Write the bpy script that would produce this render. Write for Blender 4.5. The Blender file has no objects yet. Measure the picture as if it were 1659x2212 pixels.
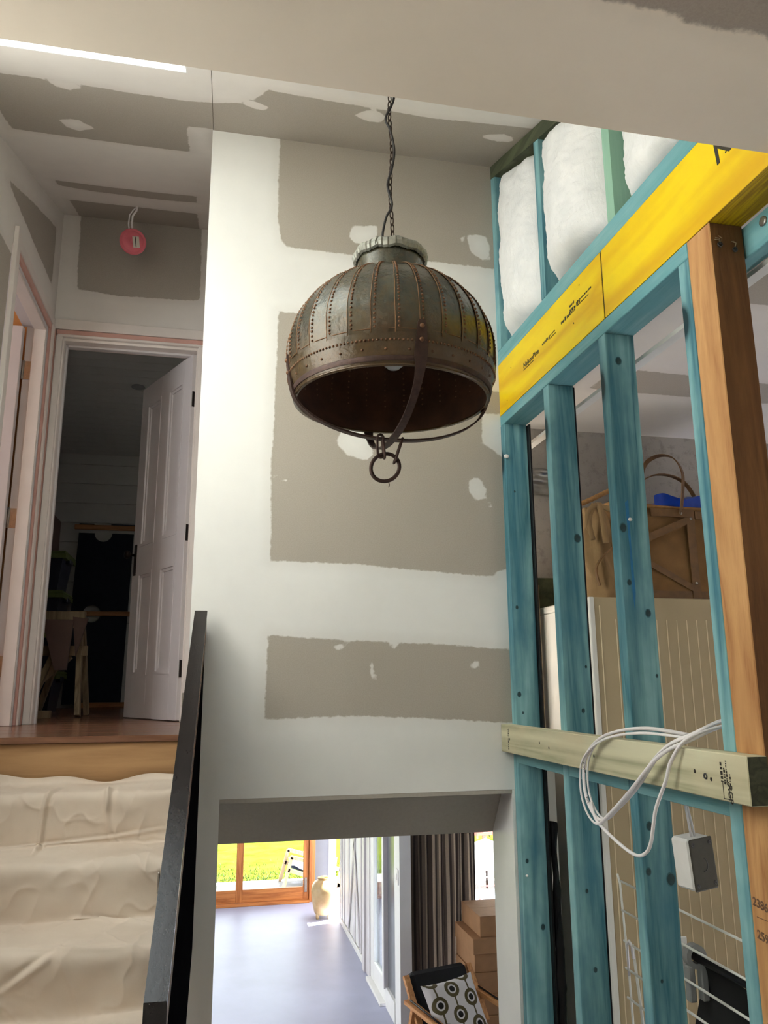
import bpy, math, random
import numpy as np
from mathutils import Vector, Matrix
random.seed(7); rng = np.random.default_rng(7)
SC = bpy.context.scene; COL = SC.collection
# ------------------------------------------------------------------ camera, sky, sun, exposure
def add_camera():
    yaw, pitch, roll = math.radians(12.052), math.radians(12.372), math.radians(-.3643)
    f = Vector((math.sin(yaw)*math.cos(pitch), math.cos(yaw)*math.cos(pitch), math.sin(pitch)))
    r = Vector((math.cos(yaw), -math.sin(yaw), 0)); u = r.cross(f)
    r2 = r*math.cos(roll)+u*math.sin(roll); u2 = -r*math.sin(roll)+u*math.cos(roll)
    cd = bpy.data.cameras.new('camera'); cd.sensor_fit = 'HORIZONTAL'; cd.sensor_width = 36
    cd.lens = 1706.35/1659*36; cd.clip_start = .02; cd.clip_end = 200
    co = bpy.data.objects.new('camera', cd); COL.objects.link(co)
    m = Matrix((r2, u2, -f)).transposed().to_4x4(); m.translation = (0, 0, 1.55); co.matrix_world = m
    SC.camera = co
add_camera()
world = bpy.data.worlds.new('world'); SC.world = world; world.use_nodes = True
bg = world.node_tree.nodes['Background']; bg.inputs[0].default_value = (.98, .985, 1, 1); bg.inputs[1].default_value = 5.2
sd_ = bpy.data.lights.new('sun', 'SUN'); sd_.energy = 54; sd_.angle = math.radians(.6); sd_.color = (1, .975, .935)
so = bpy.data.objects.new('sun', sd_); COL.objects.link(so)
so.rotation_euler = Vector((-.97*math.cos(math.radians(64)), -.25*math.cos(math.radians(64)), -math.sin(math.radians(64)))).to_track_quat('-Z', 'Y').to_euler()
SC.view_settings.view_transform = 'Standard'; SC.view_settings.look = 'None'
SC.view_settings.gamma = 1; SC.view_settings.use_curve_mapping = False; SC.view_settings.exposure = 0.48
def portal(name, loc, rot, sx, sy):
    l = bpy.data.lights.new(name, 'AREA'); l.shape = 'RECTANGLE'; l.size = sx; l.size_y = sy; l.cycles.is_portal = True
    o = bpy.data.objects.new(name, l); COL.objects.link(o); o.location = loc; o.rotation_euler = rot
R90 = math.pi/2
portal('portal_skylight', (-.526, 1.73, 3.60), (math.atan(.35), 0, 0), .75, .95)
portal('portal_side_window', (4.04, -.05, 1.55), (0, R90, 0), .7, .7)
portal('portal_bedroom_added_gap', (1.52, 5.8, 2.475), (0, R90, 0), .35, .3)  # serves the unseen gap added to light the bedroom
portal('portal_side_bedroom', (-3.02, 2.8, 2.75), (0, -R90, 0), 1.1, 1.2)  # serves the unseen gap added for hall light
portal('portal_lower_added_gap', (-2.64, 7.5, 0), (0, -R90, 0), 1.4, 3.0)  # serves the unseen gap added to light the lower room
portal('portal_glass_doors', (0, 11.45, -.1), (-R90, 0, math.pi), 2.9, 2.2)
# ------------------------------------------------------------------ helpers
def lin(c):
    return tuple((x/12.92 if x <= .04045 else ((x+.055)/1.055)**2.4) for x in (v/255 for v in c)) + (1,)
class B:
    def __init__(s): s.v = []; s.f = []; s.sm = []
    def add(s, vs, fs, smooth=False):
        n = len(s.v); s.v += [tuple(p) for p in vs]; s.f += [tuple(i+n for i in q) for q in fs]; s.sm += [smooth]*len(fs); return s
    def box(s, x0, x1, y0, y1, z0, z1, M=None):
        vs = [(x, y, z) for z in (z0, z1) for y in (y0, y1) for x in (x0, x1)]
        if M: vs = [M @ Vector(p) for p in vs]
        return s.add(vs, [(0,2,3,1),(4,5,7,6),(0,1,5,4),(2,6,7,3),(0,4,6,2),(1,3,7,5)])
    def bbox(s, x0, x1, y0, y1, z0, z1, b=.003, M=None):   # bevelled box
        bx, by, bz = [min(b, .45*abs(q)) for q in (x1-x0, y1-y0, z1-z0)]
        vs = []; 
        for (x, sx) in ((x0, 1), (x1, -1)):
            for (y, sy) in ((y0, 1), (y1, -1)):
                for (z, sz) in ((z0, 1), (z1, -1)):
                    vs += [(x, y+sy*by, z+sz*bz), (x+sx*bx, y, z+sz*bz), (x+sx*bx, y+sy*by, z)]
        i = lambda a, b_, c, k: (a*4+b_*2+c)*3+k
        fs = [(i(0,0,0,0),i(0,0,1,0),i(0,1,1,0),i(0,1,0,0)),(i(1,0,0,0),i(1,1,0,0),i(1,1,1,0),i(1,0,1,0)),
              (i(0,0,0,1),i(1,0,0,1),i(1,0,1,1),i(0,0,1,1)),(i(0,1,0,1),i(0,1,1,1),i(1,1,1,1),i(1,1,0,1)),
              (i(0,0,0,2),i(0,1,0,2),i(1,1,0,2),i(1,0,0,2)),(i(0,0,1,2),i(1,0,1,2),i(1,1,1,2),i(0,1,1,2))]
        for a in (0,1):
            for c in (0,1):
                fs += [(i(a,c,0,0),i(a,c,1,0),i(a,c,1,1),i(a,c,0,1)), (i(a,0,c,0),i(a,1,c,0),i(a,1,c,2),i(a,0,c,2)), (i(0,a,c,1),i(1,a,c,1),i(1,a,c,2),i(0,a,c,2))]
        for a in (0,1):
            for b_ in (0,1):
                for c in (0,1): fs.append((i(a,b_,c,0), i(a,b_,c,1), i(a,b_,c,2)))
        if M: vs = [M @ Vector(p) for p in vs]
        return s.add(vs, fs)
    def tube(s, pts, r, n=8, closed=False, smooth=True, flat=None):
        pts = [Vector(p) for p in pts]; N = len(pts); rings = []
        rr = r if isinstance(r, (list, tuple)) else [r]*N
        T = [((pts[(k+1) % N] if closed or k < N-1 else pts[k]) - (pts[k-1] if closed or k > 0 else pts[k])).normalized() for k in range(N)]
        up = Vector((0,0,1)) if abs(T[0].z) < .9 else Vector((1,0,0)); U = (up - T[0]*up.dot(T[0])).normalized(); vs = []
        for k in range(N):
            U = (U - T[k]*U.dot(T[k])).normalized(); W = T[k].cross(U)
            for j in range(n):
                a = 2*math.pi*j/n; fx, fy = flat or (1, 1)
                vs.append(pts[k] + (U*math.cos(a)*fx + W*math.sin(a)*fy)*rr[k])
        fs = [(k*n+j, k*n+(j+1) % n, ((k+1) % N)*n+(j+1) % n, ((k+1) % N)*n+j) for k in range(N if closed else N-1) for j in range(n)]
        if not closed: fs += [tuple(range(n))[::-1], tuple((N-1)*n+j for j in range(n))]
        return s.add(vs, fs, smooth)
    def strap(s, pts, w, t, side):                      # flat bar along pts; side = width direction (vector or per-point)
        pts = [Vector(p) for p in pts]; N = len(pts); vs = []
        for k in range(N):
            T = (pts[min(k+1, N-1)]-pts[max(k-1, 0)]).normalized(); S = Vector(side[k] if isinstance(side, list) else side)
            S = (S - T*S.dot(T)).normalized(); n_ = T.cross(S); ww = w[k] if isinstance(w, (list, tuple)) else w
            vs += [pts[k]+S*ww/2+n_*t/2, pts[k]-S*ww/2+n_*t/2, pts[k]-S*ww/2-n_*t/2, pts[k]+S*ww/2-n_*t/2]
        fs = [(k*4+j, k*4+(j+1) % 4, k*4+4+(j+1) % 4, k*4+4+j) for k in range(N-1) for j in range(4)] + [(3,2,1,0), tuple((N-1)*4+j for j in range(4))]
        return s.add(vs, fs)
    def lathe(s, prof, c=(0,0,0), n=32, smooth=True, cap=False):
        vs = [(c[0]+r*math.cos(2*math.pi*j/n), c[1]+r*math.sin(2*math.pi*j/n), c[2]+z) for r, z in prof for j in range(n)]
        fs = [(k*n+j, k*n+(j+1) % n, (k+1)*n+(j+1) % n, (k+1)*n+j) for k in range(len(prof)-1) for j in range(n)]
        if cap: fs += [tuple(range(n))[::-1], tuple((len(prof)-1)*n+j for j in range(n))]
        return s.add(vs, fs, smooth)
    def prism(s, poly, a0, a1, axis):                   # polygon in the two other axes, extruded along axis
        def P(p, a): return {'x': (a, p[0], p[1]), 'y': (p[0], a, p[1]), 'z': (p[0], p[1], a)}[axis]
        n = len(poly)
        return s.add([P(p, a0) for p in poly]+[P(p, a1) for p in poly], [tuple(range(n)), tuple(range(n, 2*n))[::-1]]+[(k, n+k, n+(k+1) % n, (k+1) % n) for k in range(n)])
    def dome(s, c, nrm, r, h, n=6):                     # rivet head
        c = Vector(c); nrm = Vector(nrm).normalized(); a = nrm.orthogonal().normalized(); b = nrm.cross(a); vs = []
        for rr, hh in ((r, 0), (r*.75, h*.65)):
            vs += [c+(a*math.cos(2*math.pi*j/n)+b*math.sin(2*math.pi*j/n))*rr+nrm*hh for j in range(n)]
        vs.append(c+nrm*h)
        return s.add(vs, [(j, (j+1) % n, n+(j+1) % n, n+j) for j in range(n)]+[(n+j, n+(j+1) % n, 2*n) for j in range(n)], True)
    def ball(s, c, r, n=16, m=10, sc=(1,1,1)):
        prof = [(math.sin(math.pi*k/m), -math.cos(math.pi*k/m)) for k in range(m+1)]
        vs = [(c[0]+r*q*math.cos(2*math.pi*j/n)*sc[0], c[1]+r*q*math.sin(2*math.pi*j/n)*sc[1], c[2]+r*z*sc[2]) for q, z in prof for j in range(n)]
        return s.add(vs, [(k*n+j, k*n+(j+1) % n, (k+1)*n+(j+1) % n, (k+1)*n+j) for k in range(m) for j in range(n)], True)
    def grid(s, fn, nu, nv, smooth=True, wrap=False):
        vs = [fn(i/nu, j/nv) for j in range(nv+1) for i in range(nu+1)]
        return s.add(vs, [(j*(nu+1)+i, j*(nu+1)+i+1, (j+1)*(nu+1)+i+1, (j+1)*(nu+1)+i) for j in range(nv) for i in range(nu)], smooth)
    def build(s, name, mat, parent=None, M=None):
        me = bpy.data.meshes.new(name); me.from_pydata([tuple(p) for p in s.v], [], s.f); me.update()
        me.polygons.foreach_set('use_smooth', s.sm)
        if mat: me.materials.append(mat)
        import bmesh
        bm = bmesh.new(); bm.from_mesh(me); bmesh.ops.recalc_face_normals(bm, faces=bm.faces); bm.to_mesh(me); bm.free()
        o = bpy.data.objects.new(name, me); COL.objects.link(o)
        if parent: o.parent = parent
        if M: o.matrix_local = M
        return o
def tag(o, label, cat=None, group=None, kind=None):
    if label: o['label'] = label
    if cat: o['category'] = cat
    if group: o['group'] = group
    if kind: o['kind'] = kind
    return o
def thing(name, label, cat, loc=(0,0,0), group=None, kind=None, rz=0):
    o = bpy.data.objects.new(name, None); COL.objects.link(o); o.empty_display_size = .05
    o.location = loc; o.rotation_euler = (0,0,rz); return tag(o, label, cat, group, kind)
def part(o, parent):                                    # mesh made in world coordinates, kept in place under a placed parent
    o.parent = parent; o.matrix_parent_inverse = Matrix.LocRotScale(parent.location, parent.rotation_euler, None).inverted(); return o
def copy_part(o, parent, M):
    c = o.copy(); COL.objects.link(c); c.parent = parent; c.matrix_local = M; return c
def fbm(p, octv=4, seed=0):                             # value noise on Nx2 or Nx3 arrays
    p = np.asarray(p, float); out = np.zeros(len(p)); amp = 1; tot = 0
    for o in range(octv):
        q = p*2**o + seed*17.3 + o*5.1; i = np.floor(q).astype(np.int64); f = q-i; f = f*f*(3-2*f); D = p.shape[1]; val = np.zeros(len(p))
        for c in range(2**D):
            w = np.ones(len(p)); h = np.zeros(len(p), np.int64)
            for d in range(D):
                b = (c >> d) & 1; w = w*(f[:, d] if b else 1-f[:, d]); h = h + (i[:, d]+b)*(374761393, 668265263, 1274126177)[d]
            h = (h ^ (h >> 13))*1274126177; h = h & 0x7fffffff; h = (h ^ (h >> 16)) & 0xffff
            val += w*(h/65535.0)
        out += amp*(val*2-1); tot += amp; amp *= .5
    return out/tot
def sdpoly(P, poly):                                    # signed distance, positive inside
    poly = np.array(poly, float); d = np.full(len(P), 1e9); ins = np.zeros(len(P), bool)
    for k in range(len(poly)):
        a = poly[k]; b = poly[(k+1) % len(poly)]; e = b-a; w = P-a
        t = np.clip((w@e)/(e@e), 0, 1); d = np.minimum(d, np.hypot(*(w-t[:, None]*e).T))
        c = ((a[1] > P[:, 1]) != (b[1] > P[:, 1])); 
        with np.errstate(all='ignore'): x = (b[0]-a[0])*(P[:, 1]-a[1])/(b[1]-a[1])+a[0]
        ins ^= c & (P[:, 0] < x)
    return np.where(ins, d, -d)
# ------------------------------------------------------------------ materials
def mat(name):
    m = bpy.data.materials.new(name); m.use_nodes = True; return m, m.node_tree.nodes, m.node_tree.links, m.node_tree.nodes['Principled BSDF']
def nd(N, t, **k):
    n = N.new(t)
    for a, v in k.items():
        if a.startswith('i_'): n.inputs[int(a[2:])].default_value = v
        else: setattr(n, a, v)
    return n
def coords(N, L, scale=(1,1,1), kind='Object'):
    tc = nd(N, 'ShaderNodeTexCoord'); mp = nd(N, 'ShaderNodeMapping'); mp.inputs['Scale'].default_value = scale
    L.new(tc.outputs[kind], mp.inputs[0]); return mp.outputs[0]
def noise(N, L, vec, scale, detail=4, rough=.55, dist=0):
    n = nd(N, 'ShaderNodeTexNoise'); n.inputs['Scale'].default_value = scale; n.inputs['Detail'].default_value = detail
    n.inputs['Roughness'].default_value = rough; n.inputs['Distortion'].default_value = dist
    if vec: L.new(vec, n.inputs['Vector'])
    return n.outputs[0]
def ramp(N, L, fac, stops, interp='LINEAR'):
    r = nd(N, 'ShaderNodeValToRGB'); cr = r.color_ramp; cr.interpolation = interp
    while len(cr.elements) < len(stops): cr.elements.new(.5)
    for e, (p, c) in zip(cr.elements, stops): e.position = p; e.color = c if len(c) == 4 else lin(c)
    L.new(fac, r.inputs[0]); return r.outputs[0]
def mixc(N, L, fac, a, b, mode='MIX'):
    m = nd(N, 'ShaderNodeMix', data_type='RGBA', blend_type=mode)
    for s_, v in ((m.inputs[0], fac), (m.inputs[6], a), (m.inputs[7], b)):
        if isinstance(v, (int, float, tuple)): s_.default_value = v
        else: L.new(v, s_)
    return m.outputs[2]
def math_(N, L, op, a, b=0.0, c=None):
    m = nd(N, 'ShaderNodeMath', operation=op)
    for i, v in enumerate((a, b, c)):
        if v is None: continue
        if isinstance(v, (int, float)): m.inputs[i].default_value = v
        else: L.new(v, m.inputs[i])
    return m.outputs[0]
def bump(N, L, p, h, strength=.2, dist=.01):
    b = nd(N, 'ShaderNodeBump'); b.inputs['Strength'].default_value = strength; b.inputs['Distance'].default_value = dist
    L.new(h, b.inputs['Height']); L.new(b.outputs[0], p.inputs['Normal'])
def simple(name, c, rough=.6, metal=0, var=.12, vs=12, bmp=0, bs=200, scale=(1,1,1), spec=.5):
    m, N, L, p = mat(name); v = coords(N, L, scale); a = lin(c)
    n = noise(N, L, v, vs, 5)
    lo = tuple(x*(1-var) for x in a[:3])+(1,); hi = tuple(min(1, x*(1+var)) for x in a[:3])+(1,)
    L.new(ramp(N, L, n, [(.3, lo), (.7, hi)]), p.inputs['Base Color']); p.inputs['Roughness'].default_value = rough; p.inputs['Metallic'].default_value = metal; p.inputs['Specular IOR Level'].default_value = spec
    if bmp: bump(N, L, p, noise(N, L, v, bs, 3), bmp, .002)
    return m
def plaster(name, white=(230,229,225), grey=(170,163,152), amp=.006, width=.0035, namp=40):
    m, N, L, p = mat(name); v = coords(N, L)
    at = nd(N, 'ShaderNodeAttribute', attribute_name='sd')
    n1 = math_(N, L, 'SUBTRACT', noise(N, L, v, namp, 4, .65), .5); n2 = math_(N, L, 'SUBTRACT', noise(N, L, v, 5, 2), .5)
    s = math_(N, L, 'ADD', at.outputs['Fac'], math_(N, L, 'ADD', math_(N, L, 'MULTIPLY', n1, amp*3), math_(N, L, 'MULTIPLY', n2, amp*2)))
    fac = nd(N, 'ShaderNodeMapRange', interpolation_type='SMOOTHSTEP'); L.new(s, fac.inputs[0]); fac.inputs[1].default_value = -width; fac.inputs[2].default_value = width
    wc = ramp(N, L, noise(N, L, v, 3.5, 5, .6), [(.25, tuple(int(x*.965) for x in white)), (.75, white)])
    # compound thins out towards its feathered edge
    fe = nd(N, 'ShaderNodeMapRange', interpolation_type='SMOOTHSTEP'); L.new(s, fe.inputs[0]); fe.inputs[1].default_value = -.05; fe.inputs[2].default_value = 0
    wc = mixc(N, L, math_(N, L, 'MULTIPLY', fe.outputs[0], .14), wc, lin(grey))
    gc = ramp(N, L, noise(N, L, v, 260, 3, .7), [(.3, tuple(int(x*.96) for x in grey)), (.7, tuple(int(x*1.03) for x in grey))])
    L.new(mixc(N, L, fac.outputs[0], wc, gc), p.inputs['Base Color']); p.inputs['Roughness'].default_value = .85; p.inputs['Specular IOR Level'].default_value = .2
    bump(N, L, p, math_(N, L, 'ADD', math_(N, L, 'MULTIPLY', fac.outputs[0], -.5), math_(N, L, 'MULTIPLY', noise(N, L, v, 30, 4), .2)), .25, .001)
    return m
def wood(name, light, dark, axis='z', ring=9, rough=.55, knots=0.0, knotc=(30,50,50), stain=None, stretch=.06, streak=.5, bs=.25):
    m, N, L, p = mat(name); sc = {'x': (stretch,1,1), 'y': (1,stretch,1), 'z': (1,1,stretch)}[axis]; v = coords(N, L, sc)
    oi = nd(N, 'ShaderNodeObjectInfo'); va = nd(N, 'ShaderNodeVectorMath', operation='ADD'); L.new(v, va.inputs[0])
    sc2 = nd(N, 'ShaderNodeVectorMath', operation='SCALE'); sc2.inputs[0].default_value = (7.3, 5.1, 3.7); L.new(oi.outputs['Random'], sc2.inputs['Scale']); L.new(sc2.outputs[0], va.inputs[1]); v = va.outputs[0]
    n = noise(N, L, v, ring, 3, .5, .6)
    w = math_(N, L, 'PINGPONG', math_(N, L, 'MULTIPLY', n, 9.0), 1.0)
    fine = noise(N, L, v, ring*22, 3, .6)
    t = math_(N, L, 'ADD', math_(N, L, 'MULTIPLY', w, streak), math_(N, L, 'MULTIPLY', fine, 1-streak))
    c = ramp(N, L, t, [(.15, dark), (.75, light)])
    if stain:
        s1 = noise(N, L, coords(N, L, tuple(.45 if q < 1 else 1 for q in sc)), 7, 4, .6)
        c = mixc(N, L, ramp(N, L, s1, [(.42, (0,0,0)), (.68, (255,255,255))]), c, lin(stain), 'MIX')
        c = mixc(N, L, math_(N, L, 'MULTIPLY', t, .35), c, lin(light))
    if knots:
        vo = nd(N, 'ShaderNodeTexVoronoi'); vo.inputs['Scale'].default_value = 5.5; vo.inputs['Randomness'].default_value = 1
        L.new(coords(N, L, tuple(.5 if q < 1 else 1.0 for q in sc)), vo.inputs['Vector'])
        k = ramp(N, L, vo.outputs['Distance'], [(knots*.6, (255,255,255)), (knots, (120,120,120)), (knots*1.6, (0,0,0))])
        c = mixc(N, L, k, c, lin(knotc))
    L.new(c, p.inputs['Base Color']); p.inputs['Roughness'].default_value = rough; p.inputs['Specular IOR Level'].default_value = .3
    bump(N, L, p, t, bs, .002); return m
def glass(name, tint=(245,250,250), refl=.08, rough=.0):
    m, N, L, p = mat(name); N.remove(p); out = N['Material Output']
    tr = nd(N, 'ShaderNodeBsdfTransparent'); tr.inputs[0].default_value = lin(tint); gl = nd(N, 'ShaderNodeBsdfGlossy'); gl.inputs['Roughness'].default_value = rough
    mx = nd(N, 'ShaderNodeMixShader'); fr = nd(N, 'ShaderNodeFresnel'); fr.inputs[0].default_value = 1.45
    L.new(math_(N, L, 'MULTIPLY', fr.outputs[0], refl*12), mx.inputs[0]); L.new(tr.outputs[0], mx.inputs[1]); L.new(gl.outputs[0], mx.inputs[2]); L.new(mx.outputs[0], out.inputs[0]); return m
M = {}
M['plaster'] = plaster('plasterboard_with_joint_compound')
M['plaster_ceiling'] = plaster('plasterboard_ceiling', (236,230,224), (176,167,157))
M['plaster_landing'] = plaster('landing_ceiling_skim', (242,229,211), (166,154,142), .014, .006, 22)
M['plaster_grey'] = simple('bare_plasterboard', (168,161,151), .9, 0, .04, 90)
M['white'] = simple('white_paint', (232,231,228), .55, 0, .03, 6)
M['door_white'] = simple('door_undercoat', (214,209,210), .45, 0, .03, 5)
M['trim'] = simple('primed_trim', (228,219,213), .5, 0, .04, 6)
M['pink'] = simple('pink_primer', (206,160,148), .6, 0, .08, 9)
M['blue'] = wood('blue_treated_pine', (138,186,190), (52,108,122), 'z', 10, .62, .15, (18,52,60), (50,110,132), .05, .62)
M['blue_y'] = wood('blue_treated_pine_plate', (134,180,184), (84,144,152), 'y', 10, .62, .06, (30,72,80), (96,158,168), .05, .4)
M['green_wood'] = wood('green_treated_pine', (214,210,180), (164,162,130), 'y', 8, .62, .04, (120,100,70), (204,192,160), .05, .7)
M['green_dark'] = wood('dark_green_pine', (92,98,74), (62,68,52), 'y', 9, .7, .05, (40,40,30), None)
M['mint'] = wood('pale_mint_pine', (152,190,170), (112,158,140), 'z', 10, .62, .06, (80,70,50), (140,184,160))
M['endgrain'] = wood('treated_end_grain', (74,76,56), (50,52,38), 'y', 26, .8, 0)
M['yellow'] = wood('yellow_lvl', (246,214,6), (226,178,0), 'y', 3.2, .45, 0, (0,0,0), None, .16, .75, .12)
M['yellow_edge'] = wood('yellow_lvl_edge', (214,176,20), (150,110,20), 'y', 60, .6, 0, (0,0,0), None, .04, .5)
M['post'] = wood('rough_sawn_post', (206,158,106), (158,104,62), 'z', 12, .75, .05, (90,50,30), (190,140,92), .1, .55, .5)
M['post_old_shaded'] = wood('weathered_shaded_post', (132,92,54), (92,58,32), 'z', 12, .8, .06, (50,30,18), (110,74,42), .1, .5, .5)  # darker copy of the post wood: weathering plus shade put into the colour
M['floor_wood'] = wood('polished_floor_board', (150,110,86), (112,76,58), 'x', 8, .22, 0, (0,0,0), None, .06, .5, .05)
M['riser_wood'] = wood('timber_riser', (192,152,108), (152,112,74), 'x', 4.5, .5, .03, (110,70,40), None, .08, .6)
M['batten'] = wood('honey_batten', (180,130,80), (140,92,52), 'x', 14, .5)
M['door_frame'] = wood('cedar_joinery', (196,128,72), (150,86,44), 'z', 14, .4, 0)
M['door_frame_x'] = wood('cedar_joinery_rail', (196,128,72), (150,86,44), 'x', 14, .4, 0)
M['sawhorse'] = wood('sawn_pine', (160,140,110), (120,100,76), 'z', 12, .7)
M['chair_wood'] = wood('chair_beech', (216,160,104), (178,118,68), 'y', 16, .4)
M['out_wood'] = wood('weathered_teak', (206,178,146), (170,140,108), 'z', 16, .7)
M['rail_dark'] = wood('dark_stained_rail', (36,30,29), (20,15,14), 'y', 14, .22, 0, (0,0,0), None, .06, .3, .1)
M['rail_ply'] = wood('ply_edge', (120,86,60), (60,40,28), 'y', 70, .6, 0, (0,0,0), None, .02, .6)
M['black_paint'] = simple('black_paint', (14,13,15), 1, 0, .2, 10, spec=0)
M['black_plastic'] = simple('black_building_paper', (20,20,22), .45, 0, .3, 30, .3, 60, spec=.25)
M['concrete'] = simple('polished_concrete', (164,167,190), .42, 0, .07, 2.2, spec=.35)
M['patio'] = simple('patio_concrete', (150,146,146), .9, 0, .15, 1.6, spec=.1)
M['grey_wall'] = simple('grey_wall', (136,138,138), .7, 0, .05, 5)
M['block'] = None
M['iron'] = simple('rusty_iron', (66,48,42), .55, .55, .35, 60, .3, 150)
M['chain'] = simple('chain_iron', (58,44,36), .5, .6, .3, 80)
M['cord_black'] = simple('black_flex', (24,20,20), .7, 0, .2, 60)
M['zinc'] = simple('folded_zinc', (132,132,124), .5, .55, .25, 40, .25, 90)
M['steel'] = simple('hinge_steel', (176,168,158), .3, .9, .12, 40)
M['bronze'] = simple('dark_bronze', (42,36,34), .4, .7, .2, 40)
M['nail'] = simple('screw_steel', (90,88,88), .35, .9, .2, 50)
M['cable'] = simple('white_cable', (238,234,236), .35, 0, .03, 20)
M['box_white'] = simple('white_plastic', (236,233,230), .4, 0, .03, 20)
M['box_grey'] = simple('grey_plastic', (74,69,58), .5, 0, .1, 60)
M['ink'] = simple('printed_ink', (40,32,20), .6, 0, .2, 80)
M['pencil'] = simple('pencil_mark', (110,80,60), .8, 0, .2, 80)
M['cab_side'] = simple('white_enamel', (232,230,224), .4, 0, .02, 8)
M['cab_front'] = simple('beige_panel', (180,162,128), .5, 0, .03, 8)
M['cab_groove'] = simple('pale_bead', (226,210,176), .5, 0, .03, 8)
M['leather'] = simple('brown_leather', (112,78,40), .5, 0, .2, 40, .2, 200)
M['jute'] = simple('jute', (134,98,58), .9, 0, .16, 14, .6, 700)
M['canvas_tan'] = simple('tan_canvas', (152,122,84), .9, 0, .14, 18, .5, 600)
M['tarp'] = simple('blue_tarp', (10,60,170), .3, 0, .25, 20)
M['rope'] = simple('rope', (150,110,66), .9, 0, .2, 60)
M['white_wire'] = simple('white_wire', (236,236,230), .35, 0, .02, 20)
M['black_cloth'] = simple('black_cloth', (18,18,20), .9, 0, .25, 30)
M['navy'] = simple('navy_cloth', (18,26,38), .85, 0, .25, 20)
M['tub'] = simple('dark_tub', (26,28,46), .4, 0, .12, 20)
M['lime'] = simple('lime_lid', (96,110,50), .5, 0, .1, 20)
M['cardboard'] = simple('cardboard', (166,124,86), .85, 0, .08, 12)
M['brown_box'] = simple('brown_carton', (92,70,62), .7, 0, .1, 12)
M['orange'] = simple('orange_handle', (196,100,44), .5, 0, .1, 20)
M['bottle'] = simple('green_bottle', (58,60,46), .25, 0, .2, 14)
M['pink_disc'] = simple('pink_plastic', (214,104,116), .45, 0, .06, 14)
M['label'] = simple('paper_label', (206,198,186), .7, 0, .05, 30)
M['weather'] = simple('painted_boards', (192,190,186), .6, 0, .03, 6)
M['red'] = simple('red_oxide', (196,96,84), .7, 0, .15, 12)
M['shade'] = simple('white_canvas', (240,236,226), .8, 0, .03, 10)
M['leaf'] = simple('green_leaf', (62,90,34), .7, 0, .35, 9)
M['foil'] = simple('grey_tape', (150,148,142), .25, .6, .1, 30)
M['warm_wall'] = simple('ochre_wall', (206,150,92), .8, 0, .05, 6)
M['glass'] = glass('window_glass'); M['dark_glass'] = glass('tinted_glass', (120,124,128), .1)
M['dark_grey'] = simple('dark_grey_panel', (112,114,118), .25, 0, .05, 6)
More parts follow.
